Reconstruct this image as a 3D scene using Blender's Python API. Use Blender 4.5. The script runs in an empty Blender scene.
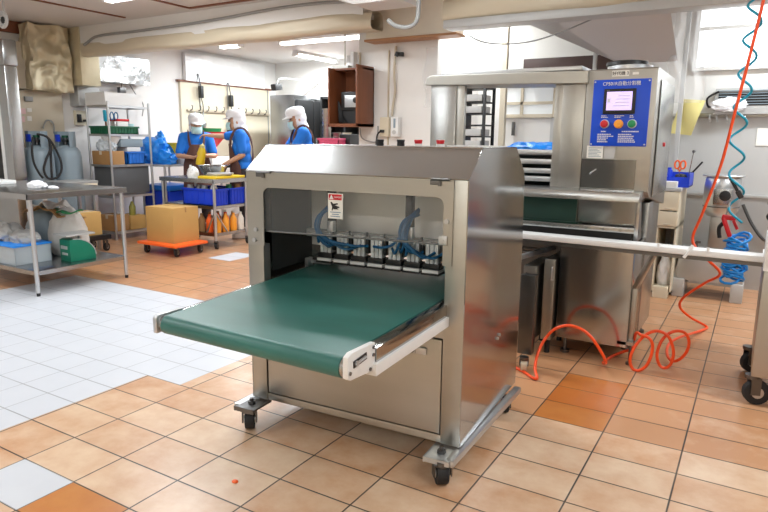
import bpy, bmesh, math, random
from mathutils import Vector, Matrix, Euler, noise
random.seed(7)
SC = bpy.context.scene
COL = SC.collection
PI = math.pi
R = math.radians

# ------------------------------------------------------------------ camera
F_PX, YAW, PITCH, ROLL, EYE = 619.4, -0.5395, 0.1872, 0.0102, 1.40
_fw = Vector((math.sin(YAW) * math.cos(PITCH), math.cos(YAW) * math.cos(PITCH), -math.sin(PITCH)))
_r0 = Vector((math.cos(YAW), -math.sin(YAW), 0)); _u0 = _r0.cross(_fw)
_rt = _r0 * math.cos(ROLL) + _u0 * math.sin(ROLL)
_up = _u0 * math.cos(ROLL) - _r0 * math.sin(ROLL)
cam_d = bpy.data.cameras.new('camera'); cam = bpy.data.objects.new('camera', cam_d); COL.objects.link(cam)
m = Matrix.Identity(4)
for k, v in enumerate((_rt, _up, -_fw)):
    for j in range(3): m[j][k] = v[j]
m[0][3], m[1][3], m[2][3] = 0, 0, EYE
cam.matrix_world = m
cam_d.sensor_width = 36; cam_d.lens = F_PX / 768 * 36; cam_d.clip_start = .05
SC.camera = cam
EYEV = Vector((0, 0, EYE))
def _ray(x, y): return _fw + _rt * ((x - 384) / F_PX) - _up * ((y - 256) / F_PX)
# survey helpers: where the sight line through a point of the photo meets a plane of the room
def sy(x, y, Y): d = _ray(x, y); return EYEV + d * (Y / d.y)
def sx(x, y, X): d = _ray(x, y); return EYEV + d * (X / d.x)
def sz(x, y, Z=0.0): d = _ray(x, y); return EYEV + d * ((Z - EYE) / d.z)

# ------------------------------------------------------------------ materials
def lin(c): c /= 255.0; return c / 12.92 if c <= .04045 else ((c + .055) / 1.055) ** 2.4
def rgb(c): return (lin(c[0]), lin(c[1]), lin(c[2]), 1)
def newmat(name):
    mt = bpy.data.materials.new(name); mt.use_nodes = True
    nt = mt.node_tree; return mt, nt, nt.nodes['Principled BSDF']
def mat(name, c, metal=0.0, rough=.5, var=.06, scale=6.0, bump=0.0, rvar=.0, stretch=None, trans=0.0, alpha=1.0, bscale=None, spec=None):
    mt, nt, b = newmat(name)
    N, L = nt.nodes, nt.links
    tc = N.new('ShaderNodeTexCoord'); mp = N.new('ShaderNodeMapping')
    if stretch: mp.inputs['Scale'].default_value = stretch
    L.new(tc.outputs['Object'], mp.inputs['Vector'])
    nz = N.new('ShaderNodeTexNoise'); nz.inputs['Scale'].default_value = scale; nz.inputs['Detail'].default_value = 4
    L.new(mp.outputs['Vector'], nz.inputs['Vector'])
    mx = N.new('ShaderNodeMix'); mx.data_type = 'RGBA'
    base = rgb(c)
    mx.inputs['A'].default_value = tuple(v * (1 - var) for v in base[:3]) + (1,)
    mx.inputs['B'].default_value = tuple(min(1, v * (1 + var)) for v in base[:3]) + (1,)
    L.new(nz.outputs['Fac'], mx.inputs['Factor']); L.new(mx.outputs['Result'], b.inputs['Base Color'])
    b.inputs['Metallic'].default_value = metal; b.inputs['Roughness'].default_value = rough
    if spec is not None: b.inputs['Specular IOR Level'].default_value = spec
    if rvar:
        mr = N.new('ShaderNodeMapRange'); mr.inputs['To Min'].default_value = max(.02, rough - rvar); mr.inputs['To Max'].default_value = rough + rvar
        L.new(nz.outputs['Fac'], mr.inputs['Value']); L.new(mr.outputs['Result'], b.inputs['Roughness'])
    if bump:
        n2 = N.new('ShaderNodeTexNoise'); n2.inputs['Scale'].default_value = bscale or scale * 3; n2.inputs['Detail'].default_value = 5
        L.new(mp.outputs['Vector'], n2.inputs['Vector'])
        bp = N.new('ShaderNodeBump'); bp.inputs['Strength'].default_value = bump; bp.inputs['Distance'].default_value = .02
        L.new(n2.outputs['Fac'], bp.inputs['Height']); L.new(bp.outputs['Normal'], b.inputs['Normal'])
    if trans: b.inputs['Transmission Weight'].default_value = trans; b.inputs['IOR'].default_value = 1.3
    if alpha < 1: b.inputs['Alpha'].default_value = alpha
    return mt
def emit(name, c, s):
    mt, nt, b = newmat(name)
    b.inputs['Base Color'].default_value = rgb(c); b.inputs['Emission Color'].default_value = rgb(c); b.inputs['Emission Strength'].default_value = s
    return mt
def checker_mat(name, c1, c2, sc, rough=.5):
    mt, nt, b = newmat(name)
    tc = nt.nodes.new('ShaderNodeTexCoord'); w = nt.nodes.new('ShaderNodeTexWave'); w.inputs['Scale'].default_value = sc
    nt.links.new(tc.outputs['Object'], w.inputs['Vector'])
    mx = nt.nodes.new('ShaderNodeMix'); mx.data_type = 'RGBA'; mx.inputs['A'].default_value = rgb(c1); mx.inputs['B'].default_value = rgb(c2)
    nt.links.new(w.outputs['Fac'], mx.inputs['Factor']); nt.links.new(mx.outputs['Result'], b.inputs['Base Color']); b.inputs['Roughness'].default_value = rough
    return mt
M = {}
M['steel'] = mat('brushed_steel', (176, 177, 176), 1, .26, .1, 2.2, 0, 0, (1, 1, 5))
M['steel_plate'] = mat('satin_steel_plate', (178, 176, 170), 1, .36, .1, 2.5, 0, 0, (1, 1, 4))
M['mirror'] = mat('polished_steel', (168, 168, 167), 1, .13, .06, 2, .006, 0, bscale=3)
M['dark_steel'] = mat('dark_steel', (112, 112, 112), 1, .35, .1, 5)
M['table_steel'] = mat('table_steel', (168, 170, 172), 1, .26, .08, 4)
M['alu'] = mat('aluminium', (200, 202, 204), .9, .35, .05, 8)
M['belt'] = mat('green_belt', (50, 108, 100), 0, .38, .34, 2.6, .01, 0, (1, 2.2, 1))
M['dark_belt'] = mat('dark_green_belt', (26, 66, 56), 0, .4, .12, 4)
M['black'] = mat('black_plastic', (26, 26, 28), 0, .4, .1)
M['rubber'] = mat('black_rubber', (34, 34, 36), 0, .65, .12)
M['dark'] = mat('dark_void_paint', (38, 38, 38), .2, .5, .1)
M['white'] = mat('white_plastic', (232, 232, 230), 0, .35, .03)
M['paper'] = mat('white_paper', (238, 236, 228), 0, .7, .03)
M['cream'] = mat('cream_paint', (222, 212, 188), 0, .5, .05)
M['beige'] = mat('beige_panel', (206, 194, 172), 0, .5, .06, 2)
M['wall'] = mat('white_wall', (232, 230, 226), 0, .5, .04, 1.5, .02)
M['wall_sheet'] = mat('plastic_covered_wall', (234, 231, 227), 0, .35, .06, 2.5, .12, bscale=5)
M['ceil'] = mat('ceiling_panel', (214, 210, 206), 0, .45, .04, 1)
M['grey'] = mat('grey_paint', (150, 150, 148), 0, .45, .05)
M['lgrey'] = mat('light_grey_panel', (188, 188, 186), 0, .35, .05, 2)
M['wains'] = mat('grey_wainscot', (178, 178, 176), .35, .32, .07, 2.0, .02)
M['foil_white'] = mat('pale_foil', (236, 236, 236), .35, .32, .08, 3, .3, .08, bscale=6)
M['wrap_white'] = mat('white_wrapped_sheet', (236, 228, 212), .05, .3, .1, 3, .3, .06, bscale=6)
M['foil'] = mat('crumpled_foil', (186, 188, 188), .75, .28, .1, 4, .9, .08, bscale=7)
M['goldfoil'] = mat('aged_foil_wrap', (206, 194, 164), .35, .4, .14, 4, .6, .08, bscale=6)
M['wrap'] = mat('cream_wrapped_duct', (212, 200, 176), .1, .42, .14, 2.5, .25, .08, (.4, 1, 1), bscale=4)
M['brown_trim'] = mat('brown_wood_trim', (122, 72, 48), 0, .5, .15, 8)
M['lightwood'] = mat('light_brown_wood', (176, 126, 84), 0, .5, .15, 6)
M['bindark'] = mat('dark_grey_bin', (98, 100, 102), .3, .5, .06)
M['pane_dim'] = emit('dull_daylit_pane', (206, 208, 208), .42)
M['pinkpaper'] = mat('pink_paper', (232, 196, 194), 0, .7, .03)
M['wood'] = mat('red_brown_wood', (124, 72, 44), 0, .4, .25, 5, .03, 0, (6, 6, .6))
M['darkbrown'] = mat('dark_brown_board', (72, 52, 48), 0, .5, .2, 4)
M['card'] = mat('cardboard', (196, 156, 92), 0, .75, .07, 5)
M['card2'] = mat('brown_cardboard', (170, 128, 80), 0, .75, .1, 5)
M['orange'] = mat('orange_plastic', (255, 106, 38), 0, .4, .04)
M['hose'] = mat('orange_hose', (250, 84, 30), 0, .35, .04)
M['teal'] = mat('teal_hose', (20, 164, 196), 0, .3, .05)
M['blue'] = mat('blue_plastic', (20, 62, 205), 0, .4, .08)
M['coilblue'] = mat('bright_blue_hose', (24, 140, 224), 0, .3, .08)
M['olive'] = mat('olive_plastic', (150, 146, 70), 0, .4, .08)
M['midblue'] = mat('mid_blue_plastic', (32, 108, 200), 0, .4, .08)
M['bluebag'] = mat('blue_plastic_sheet', (34, 142, 240), 0, .3, .15, 6, .5, bscale=14)
M['panelblue'] = mat('blue_panel', (10, 74, 205), 0, .35, .03)
M['tubeblue'] = mat('blue_air_tube', (36, 100, 146), 0, .3, .1)
M['red'] = mat('red_plastic', (206, 28, 40), 0, .35, .06)
M['pink'] = mat('pink_plastic', (230, 96, 134), 0, .4, .1)
M['amber'] = mat('amber_plastic', (252, 168, 54), 0, .3, .04)
M['green'] = mat('green_plastic', (28, 140, 84), 0, .35, .06)
M['dkgreen'] = mat('dark_green_plastic', (22, 92, 62), 0, .45, .1)
M['scalegreen'] = mat('green_enamel', (0, 120, 92), 0, .35, .06)
M['yellow'] = mat('yellow_plastic', (240, 202, 36), 0, .4, .06)
M['paleyellow'] = mat('pale_yellow_paper', (226, 214, 142), 0, .7, .05)
M['gas'] = mat('grey_gas_bottle', (142, 158, 168), .1, .45, .06, 3)
M['sack'] = mat('white_woven_sack', (222, 218, 212), 0, .7, .06, 10, .5, bscale=9)
M['cloth'] = mat('white_cloth', (236, 236, 238), 0, .8, .04, 10, .4)
M['clear'] = mat('clear_plastic', (214, 224, 230), 0, .2, .04, 8, .1, trans=.0, alpha=.55)
M['acrylic'] = mat('acrylic_sheet', (235, 238, 238), 0, .04, .02, alpha=.05)
M['film'] = mat('hanging_plastic_film', (236, 236, 236), 0, .12, .05, 4, .3, alpha=.13)
M['skin'] = mat('skin', (206, 158, 128), 0, .5, .06, 12)
M['shirt'] = mat('blue_shirt', (26, 116, 214), 0, .8, .1, 8)
M['apron'] = mat('brown_apron', (94, 62, 54), 0, .7, .1, 8)
M['trousers'] = mat('dark_trousers', (52, 44, 46), 0, .8, .1, 8)
M['capwhite'] = mat('white_cap_cloth', (240, 240, 242), 0, .8, .03, 10)
M['mask'] = mat('pale_blue_mask', (186, 222, 226), 0, .8, .04)
M['screen'] = emit('lit_screen', (206, 190, 244), 1.0)
M['tube'] = emit('lit_tube', (255, 252, 246), 9.0)
M['window'] = emit('daylit_pane', (246, 250, 255), 1.7)

# ------------------------------------------------------------------ mesh building
class MB:
    def __init__(s): s.bm = bmesh.new()
    def _bev(s, vs, bev, seg=2):
        if bev > 0:
            es = list({e for v in vs for e in v.link_edges})
            bmesh.ops.bevel(s.bm, geom=es, offset=bev, segments=seg, affect='EDGES', profile=.6, clamp_overlap=True)
    def box(s, x0, x1, y0, y1, z0, z1, bev=0, mtx=None, seg=2):
        mt = Matrix.Translation(((x0 + x1) / 2, (y0 + y1) / 2, (z0 + z1) / 2)) @ Matrix.Diagonal((abs(x1 - x0), abs(y1 - y0), abs(z1 - z0), 1))
        if mtx is not None: mt = mtx @ mt
        vs = bmesh.ops.create_cube(s.bm, size=1, matrix=mt)['verts']; s._bev(vs, bev, seg); return s
    def bar(s, p0, p1, w, h, bev=0, up=(0, 0, 1)):
        p0, p1 = Vector(p0), Vector(p1); d = p1 - p0; L = d.length; z = d.normalized(); u = Vector(up)
        x = u.cross(z)
        if x.length < 1e-4: x = Vector((1, 0, 0)).cross(z)
        x.normalize(); y = z.cross(x)
        mt = Matrix((( x.x, y.x, z.x, 0), (x.y, y.y, z.y, 0), (x.z, y.z, z.z, 0), (0, 0, 0, 1)))
        mt = Matrix.Translation((p0 + p1) / 2) @ mt @ Matrix.Diagonal((w, h, L, 1))
        vs = bmesh.ops.create_cube(s.bm, size=1, matrix=mt)['verts']; s._bev(vs, bev); return s
    def cyl(s, p0, p1, r, r2=None, seg=20, bev=0):
        p0, p1 = Vector(p0), Vector(p1); d = p1 - p0
        mt = Matrix.Translation((p0 + p1) / 2) @ d.to_track_quat('Z', 'Y').to_matrix().to_4x4()
        vs = bmesh.ops.create_cone(s.bm, cap_ends=True, segments=seg, radius1=r, radius2=r if r2 is None else r2, depth=d.length, matrix=mt)['verts']
        if bev:
            es = [e for e in {e for v in vs for e in v.link_edges} if any(len(f.verts) > 4 for f in e.link_faces)]
            bmesh.ops.bevel(s.bm, geom=es, offset=bev, segments=2, affect='EDGES', profile=.6, clamp_overlap=True)
        return s
    def ball(s, c, r, scale=(1, 1, 1), seg=16, mtx=None):
        mt = Matrix.Translation(c) @ (mtx if mtx is not None else Matrix.Identity(4)) @ Matrix.Diagonal((r * scale[0], r * scale[1], r * scale[2], 1))
        bmesh.ops.create_uvsphere(s.bm, u_segments=seg, v_segments=max(6, seg // 2 + 2), radius=1, matrix=mt); return s
    def lathe(s, prof, seg=24, at=(0, 0, 0), mtx=None):
        mt = Matrix.Translation(at) @ (mtx if mtx is not None else Matrix.Identity(4))
        rings = []
        for r, z in prof:
            if r < 1e-5: rings.append([s.bm.verts.new(mt @ Vector((0, 0, z)))])
            else: rings.append([s.bm.verts.new(mt @ Vector((r * math.cos(2 * PI * k / seg), r * math.sin(2 * PI * k / seg), z))) for k in range(seg)])
        for a, b in zip(rings, rings[1:]):
            for k in range(seg):
                k2 = (k + 1) % seg
                if len(a) == 1 and len(b) == 1: continue
                if len(a) == 1: s.bm.faces.new((a[0], b[k2], b[k]))
                elif len(b) == 1: s.bm.faces.new((a[k], a[k2], b[0]))
                else: s.bm.faces.new((a[k], a[k2], b[k2], b[k]))
        return s
    def prism(s, poly, axis, a, b, bev=0):
        def P(u, v, w): return {'x': (w, u, v), 'y': (u, w, v), 'z': (u, v, w)}[axis]
        A = [s.bm.verts.new(P(u, v, a)) for u, v in poly]; B = [s.bm.verts.new(P(u, v, b)) for u, v in poly]
        n = len(poly); s.bm.faces.new(A); s.bm.faces.new(B[::-1])
        for k in range(n): s.bm.faces.new((A[k], B[k], B[(k + 1) % n], A[(k + 1) % n]))
        if bev: s._bev(A + B, bev)
        return s
    def ringplate(s, outer, holes_none, axis, a, b): return s.prism(outer, axis, a, b)
    def tube(s, pts, r, seg=8, closed=False):
        pts = [Vector(p) for p in pts]; n = len(pts); rings = []; nrm = None
        for i, p in enumerate(pts):
            if closed: t = pts[(i + 1) % n] - pts[i - 1]
            else: t = pts[min(i + 1, n - 1)] - pts[max(i - 1, 0)]
            if t.length < 1e-7: t = Vector((0, 0, 1))
            t.normalize()
            if nrm is None:
                nrm = t.orthogonal().normalized()
            else:
                nrm = nrm - t * nrm.dot(t)
                nrm = nrm.normalized() if nrm.length > 1e-6 else t.orthogonal().normalized()
            bi = t.cross(nrm); rr = r[i] if isinstance(r, (list, tuple)) else r
            rings.append([s.bm.verts.new(p + (nrm * math.cos(2 * PI * k / seg) + bi * math.sin(2 * PI * k / seg)) * rr) for k in range(seg)])
        prs = list(zip(rings, rings[1:])) + ([(rings[-1], rings[0])] if closed else [])
        for a, b in prs:
            for k in range(seg): s.bm.faces.new((a[k], a[(k + 1) % seg], b[(k + 1) % seg], b[k]))
        if not closed: s.bm.faces.new(rings[0][::-1]); s.bm.faces.new(rings[-1])
        return s
    def sheet(s, fn, nu, nv, thick=0.0):
        g = [[s.bm.verts.new(fn(i / nu, j / nv)) for j in range(nv + 1)] for i in range(nu + 1)]
        fs = [s.bm.faces.new((g[i][j], g[i + 1][j], g[i + 1][j + 1], g[i][j + 1])) for i in range(nu) for j in range(nv)]
        if thick: bmesh.ops.recalc_face_normals(s.bm, faces=fs); bmesh.ops.solidify(s.bm, geom=fs, thickness=thick)
        return s
    def quad(s, *ps): s.bm.faces.new([s.bm.verts.new(p) for p in ps]); return s
    def capsule(s, p0, p1, r0, r1, seg=14):
        p0, p1 = Vector(p0), Vector(p1)
        s.ball(p0, r0, seg=seg); s.ball(p1, r1, seg=seg)
        if (p1 - p0).length > 1e-4: s.cyl(p0, p1, r0, r1, seg=seg)
        return s
    def build(s, name, material, parent=None, ang=38, remesh=0, smooth=0, loc=None):
        bm = s.bm
        if not remesh: bmesh.ops.recalc_face_normals(bm, faces=bm.faces)
        me = bpy.data.meshes.new(name); bm.to_mesh(me); bm.free()
        o = bpy.data.objects.new(name, me); COL.objects.link(o)
        if remesh:
            md = o.modifiers.new('r', 'REMESH'); md.mode = 'VOXEL'; md.voxel_size = remesh
            if smooth: ms = o.modifiers.new('s', 'SMOOTH'); ms.iterations = smooth; ms.factor = .5
            dg = bpy.context.evaluated_depsgraph_get(); me2 = bpy.data.meshes.new_from_object(o.evaluated_get(dg))
            o.modifiers.clear(); o.data = me2; bpy.data.meshes.remove(me); me = me2; me.name = name
        me.materials.clear(); me.materials.append(M[material] if isinstance(material, str) else material)
        me.polygons.foreach_set('use_smooth', [True] * len(me.polygons))
        if not remesh: me.set_sharp_from_angle(angle=R(ang))
        if parent is not None: o.parent = parent
        if loc is not None: o.location = loc
        return o
def tag(o, label, cat, group=None, kind=None):
    o['label'] = label; o['category'] = cat
    if group: o['group'] = group
    if kind: o['kind'] = kind
    return o
def struct(o): o['kind'] = 'structure'; return o
def thing(name, label, cat, loc=(0, 0, 0), rz=0.0, group=None):
    o = bpy.data.objects.new(name, None); COL.objects.link(o); o.empty_display_size = .05
    o.location = loc; o.rotation_euler = (0, 0, rz); return tag(o, label, cat, group)
def dup(o, parent=None):
    c = o.copy(); COL.objects.link(c); c.parent = parent
    for ch in list(o.children): dup(ch, c)
    return c
def catmull(pts, k=8, closed=False):
    pts = [Vector(p) for p in pts]; out = []; n = len(pts)
    rng = range(n if closed else n - 1)
    for i in rng:
        if closed: p0, p1, p2, p3 = pts[i - 1], pts[i], pts[(i + 1) % n], pts[(i + 2) % n]
        else: p0, p1, p2, p3 = pts[max(i - 1, 0)], pts[i], pts[i + 1], pts[min(i + 2, n - 1)]
        for j in range(k):
            t = j / k
            out.append(.5 * ((2 * p1) + (p2 - p0) * t + (2 * p0 - 5 * p1 + 4 * p2 - p3) * t * t + (3 * p1 - p0 - 3 * p2 + p3) * t ** 3))
    if not closed: out.append(pts[-1])
    return out
def text(name, body, size, material, parent, loc, rot=(PI / 2, 0, 0), align='CENTER', ext=.0006, sx_=1.0):
    cu = bpy.data.curves.new(name, 'FONT'); cu.body = body; cu.size = size; cu.align_x = align; cu.align_y = 'CENTER'; cu.extrude = ext
    o = bpy.data.objects.new(name, cu); COL.objects.link(o)
    dg = bpy.context.evaluated_depsgraph_get(); me = bpy.data.meshes.new_from_object(o.evaluated_get(dg))
    bpy.data.objects.remove(o); bpy.data.curves.remove(cu)
    me.materials.clear(); me.materials.append(M[material]); me.name = name
    o2 = bpy.data.objects.new(name, me); COL.objects.link(o2); o2.parent = parent; o2.location = loc; o2.rotation_euler = rot; o2.scale = (sx_, 1, 1)
    return o2
def caster(parent, x, y, ztop, rw=.04, ww=.03, yaw=0.0, plate=None, pedal=True, name='caster', tyre='rubber'):
    """a swivel caster: fork under ztop, wheel touching the floor"""
    cs, sn = math.cos(yaw), math.sin(yaw)
    mt = Matrix.Translation((x, y, 0)) @ Matrix.Rotation(yaw, 4, 'Z')
    b = MB()
    b.cyl((x, y, ztop - .02), (x, y, ztop), rw * .55, seg=16)
    for s in (-1, 1): b.box(s * ww * .72 - .003, s * ww * .72 + .003, -.012, rw * .55, rw * .85, ztop - .012, mtx=mt)
    b.box(-ww * .75, ww * .75, -.014, rw * .5, ztop - .022, ztop - .012, mtx=mt)
    c = b.build(name, 'dark_steel', parent)
    w = MB(); ax = mt.to_3x3() @ Vector((1, 0, 0)); ctr = mt @ Vector((0, rw * .4, rw))
    w.cyl(ctr - ax * ww / 2, ctr + ax * ww / 2, rw, seg=28, bev=.006)
    wo = w.build('wheel', tyre, c)
    h = MB(); h.cyl(ctr - ax * (ww * .62), ctr + ax * (ww * .62), rw * .45, seg=16); h.build('hub', 'alu', c)
    if pedal:
        p = MB(); p.box(-.014, .014, rw * .3 + rw, rw * .3 + rw + .035, rw * 1.15, rw * 1.15 + .008, .002, mtx=mt); p.box(-.006, .006, rw * .5, rw * 1.4, rw * 1.2, rw * 1.32, mtx=mt)
        p.build('brake_pedal', 'dark_steel', c)
    return c
# ------------------------------------------------------------------ floor
TX, TY, OX, OY = .3524, .2328, -.8742, 2.0447
def tilemat(name, c1, c2, grout, rough):
    mt, nt, b = newmat(name); N, L = nt.nodes, nt.links
    at = N.new('ShaderNodeAttribute'); at.attribute_name = 'tile'
    sep = N.new('ShaderNodeSeparateColor'); L.new(at.outputs['Color'], sep.inputs['Color'])
    uv = N.new('ShaderNodeUVMap'); uv.uv_map = 'UVMap'
    sp = N.new('ShaderNodeSeparateXYZ'); L.new(uv.outputs['UV'], sp.inputs['Vector'])
    def edge(o, w):
        a = N.new('ShaderNodeMath'); a.operation = 'SUBTRACT'; a.inputs[0].default_value = 1; L.new(o, a.inputs[1])
        mn = N.new('ShaderNodeMath'); mn.operation = 'MINIMUM'; L.new(o, mn.inputs[0]); L.new(a.outputs[0], mn.inputs[1])
        ml = N.new('ShaderNodeMath'); ml.operation = 'MULTIPLY'; ml.inputs[1].default_value = w; L.new(mn.outputs[0], ml.inputs[0]); return ml.outputs[0]
    mn = N.new('ShaderNodeMath'); mn.operation = 'MINIMUM'; L.new(edge(sp.outputs['X'], TX), mn.inputs[0]); L.new(edge(sp.outputs['Y'], TY), mn.inputs[1])
    mr = N.new('ShaderNodeMapRange'); mr.inputs['From Min'].default_value = .0022; mr.inputs['From Max'].default_value = .0046; L.new(mn.outputs[0], mr.inputs['Value'])
    tc = N.new('ShaderNodeTexCoord'); nz = N.new('ShaderNodeTexNoise'); nz.inputs['Scale'].default_value = 7; nz.inputs['Detail'].default_value = 5; nz.inputs['Roughness'].default_value = .6
    L.new(tc.outputs['Object'], nz.inputs['Vector'])
    ad = N.new('ShaderNodeMath'); ad.operation = 'MULTIPLY_ADD'; ad.inputs[1].default_value = 1.3; L.new(nz.outputs['Fac'], ad.inputs[0])
    of = N.new('ShaderNodeMath'); of.operation = 'SUBTRACT'; L.new(sep.outputs['Red'], of.inputs[0]); of.inputs[1].default_value = .46; L.new(of.outputs[0], ad.inputs[2])
    cl = N.new('ShaderNodeClamp'); L.new(ad.outputs[0], cl.inputs['Value'])
    mx = N.new('ShaderNodeMix'); mx.data_type = 'RGBA'; mx.inputs['A'].default_value = rgb(c1); mx.inputs['B'].default_value = rgb(c2); L.new(cl.outputs['Result'], mx.inputs['Factor'])
    # dirt lines in the joints come and go
    n2 = N.new('ShaderNodeTexNoise'); n2.inputs['Scale'].default_value = 1.7; L.new(tc.outputs['Object'], n2.inputs['Vector'])
    g = N.new('ShaderNodeMix'); g.data_type = 'RGBA'; g.inputs['A'].default_value = rgb(grout[0]); g.inputs['B'].default_value = rgb(grout[1])
    gm = N.new('ShaderNodeMapRange'); gm.inputs['From Min'].default_value = .42; gm.inputs['From Max'].default_value = .6; L.new(n2.outputs['Fac'], gm.inputs['Value']); L.new(gm.outputs['Result'], g.inputs['Factor'])
    m2 = N.new('ShaderNodeMix'); m2.data_type = 'RGBA'; L.new(mr.outputs['Result'], m2.inputs['Factor']); L.new(g.outputs['Result'], m2.inputs['A']); L.new(mx.outputs['Result'], m2.inputs['B'])
    L.new(m2.outputs['Result'], b.inputs['Base Color'])
    rr = N.new('ShaderNodeMapRange'); rr.inputs['To Min'].default_value = rough; rr.inputs['To Max'].default_value = rough; L.new(nz.outputs['Fac'], rr.inputs['Value']); L.new(rr.outputs['Result'], b.inputs['Roughness'])
    bp = N.new('ShaderNodeBump'); bp.inputs['Strength'].default_value = .35; bp.inputs['Distance'].default_value = .004; L.new(mr.outputs['Result'], bp.inputs['Height']); L.new(bp.outputs['Normal'], b.inputs['Normal'])
    return mt
FM = [tilemat('terracotta_tiles', (230, 206, 178), (196, 144, 104), ((44, 42, 40), (84, 70, 58)), .28),
      tilemat('white_tiles', (210, 213, 219), (203, 207, 214), ((150, 152, 156), (178, 180, 184)), .34),
      tilemat('deep_orange_tiles', (200, 132, 68), (180, 102, 44), ((60, 48, 38), (120, 76, 40)), .3)]
XW0, XW1, XW2 = sz(148, 375).x, sz(0, 429).x, sz(251, 357).x
def build_floor():
    bm = bmesh.new(); uvl = bm.loops.layers.uv.new('UVMap'); cl = bm.loops.layers.float_color.new('tile')
    rnd = random.Random(3)
    def cell(x0, x1, y0, y1, mi, c, du=(0, 1), dv=(0, 1)):
        vs = [bm.verts.new(p) for p in ((x0, y0, 0), (x1, y0, 0), (x1, y1, 0), (x0, y1, 0))]
        f = bm.faces.new(vs); f.material_index = mi
        for l, u in zip(f.loops, ((du[0], dv[0]), (du[1], dv[0]), (du[1], dv[1]), (du[0], dv[1]))): l[uvl].uv = u; l[cl] = (c, c, c, 1)
    lo, hi = sz(45, 464), sz(22, 505)
    patch = [(-5.58, -5.14, 5.06, 5.5)]
    x_lim = -3.0        # white field: X from -5.86 to about -3.0 / -2.72, Y up to 3.82
    for j in range(-22, 36):
        y0 = OY + j * TY; y1 = y0 + TY; ym = (y0 + y1) / 2
        if y0 > 9.7: continue
        # X ranges of the white field for this row
        wr = None
        if 3.82 - TY * .5 > ym: wr = (-5.86, XW_R(ym))
        xs = []
        for i in range(-22, 12):
            x0 = OX + i * TX; x1 = x0 + TX
            segs = [(x0, x1, (0, 1))]
            if wr:
                a, bb = wr; new = []
                for s0, s1, u in segs:
                    for q0, q1 in ((s0, min(s1, a)), (max(s0, bb), s1)):
                        if q1 - q0 > .004: new.append((q0, q1, ((q0 - x0) / TX, (q1 - x0) / TX)))
                segs = new
            for s0, s1, u in segs:
                xm = (s0 + s1) / 2; mi = 0; c = rnd.random()
                if (i, j) in DEEP: mi = 2
                if (i, j) in WHITE1: mi = 1
                if any(p[0] < xm < p[1] and p[2] < ym < p[3] for p in patch): mi = 1
                # tiles behind: redder, and the shadow over them is darkened into the colour
                if mi == 1: c *= .3
                if mi == 0: c = c * .4 + (.16 if ym < 2.9 else .68)
                cell(s0, s1, y0, y1, mi, c, u)
        if wr:
            wx = .2435; x = wr[1]
            while x > wr[0] + 1e-4:
                xa = max(wr[0], x - wx); cell(xa, x, y0, y1, 1, rnd.random() * .35); x = xa
    me = bpy.data.meshes.new('floor'); bm.to_mesh(me); bm.free()
    for mt in FM: me.materials.append(mt)
    o = bpy.data.objects.new('floor', me); COL.objects.link(o); return struct(o)
def XW_R(y): return -3.0 if y < 2.25 else -2.72
def tile_at(px, py):
    p = sz(px, py); return (math.floor((p.x - OX) / TX), math.floor((p.y - OY) / TY))
DEEP = {tile_at(560, 402), tile_at(548, 412), tile_at(585, 402), tile_at(600, 394), tile_at(575, 420), tile_at(60, 492), tile_at(40, 508), tile_at(100, 500)}
WHITE1 = {tile_at(40, 482), tile_at(10, 506)}
build_floor()

# ------------------------------------------------------------------ shell
HC = 2.80
M['darkwall'] = mat('grey_wall', (120, 118, 116), 0, .5, .08, 1.5)
XL, XR, YB, YR, YF = -8.25, 2.7, 9.6, 6.85, -2.6
def plane(name, pts, material): b = MB(); b.quad(*pts); return struct(b.build(name, material))
b = MB(); b.box(XL - .1, XL, YF, YB, 0, HC); struct(b.build('wall_left', 'wall'))
b = MB(); b.box(XL, -3.8, YB, YB + .1, 0, HC); struct(b.build('wall_back', 'wall'))
b = MB(); b.box(-2.9, XR, YR, YR + .1, 0, HC); struct(b.build('wall_rear_right', 'wall'))
b = MB(); b.box(XR, XR + .1, YF, YR, 0, HC); struct(b.build('wall_right', 'darkwall'))
b = MB(); b.box(XL, XR, YF - .1, YF, 0, HC); struct(b.build('wall_front', 'beige'))
b = MB(); b.box(XL, XR, YF, YB, HC, HC + .1); struct(b.build('ceiling', 'ceil'))
# wall block in the middle: pillar clad in wrinkled plastic sheet
b = MB(); b.box(-3.8, -2.86, 5.78, YB, 0, HC, .01); struct(b.build('pillar', 'wall_sheet'))
# plastic sheet and seams on the pillar face
b = MB(); b.box(-3.43, -3.415, 5.765, 5.78, .3, 2.3); b.box(-3.79, -3.77, 5.765, 5.78, 1.9, 2.3); struct(b.build('trim_1', 'beige'))
# grey lower cladding on the rear right wall with its ledge
zw = .9
b = MB(); b.box(-2.85, XR, YR - .02, YR, 0, zw - .02); b.box(-2.85, XR, YR - .035, YR, zw - .02, zw + .01, .004); struct(b.build('trim_2', 'wains'))
b = MB(); b.box(-2.0, XR, YR - .012, YR, zw + .01, 1.64); struct(b.build('trim_3', 'lgrey'))
# ceiling seams
n = 4
b = MB(); b.box(-5.58, -3.9, 5.06, 5.1, HC - .014, HC); struct(b.build('trim_%d' % n, 'brown_trim')); n += 1
for X in (-6.71, -5.58, -4.4, -3.2):
    b = MB(); b.box(X - .018, X + .018, YF, 5.1, HC - .012, HC); struct(b.build('trim_%d' % n, 'brown_trim')); n += 1
b = MB(); b.box(XL, XL + .05, 3.2, 5.2, 2.66, 2.8); struct(b.build('trim_%d' % n, 'brown_trim')); n += 1
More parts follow.
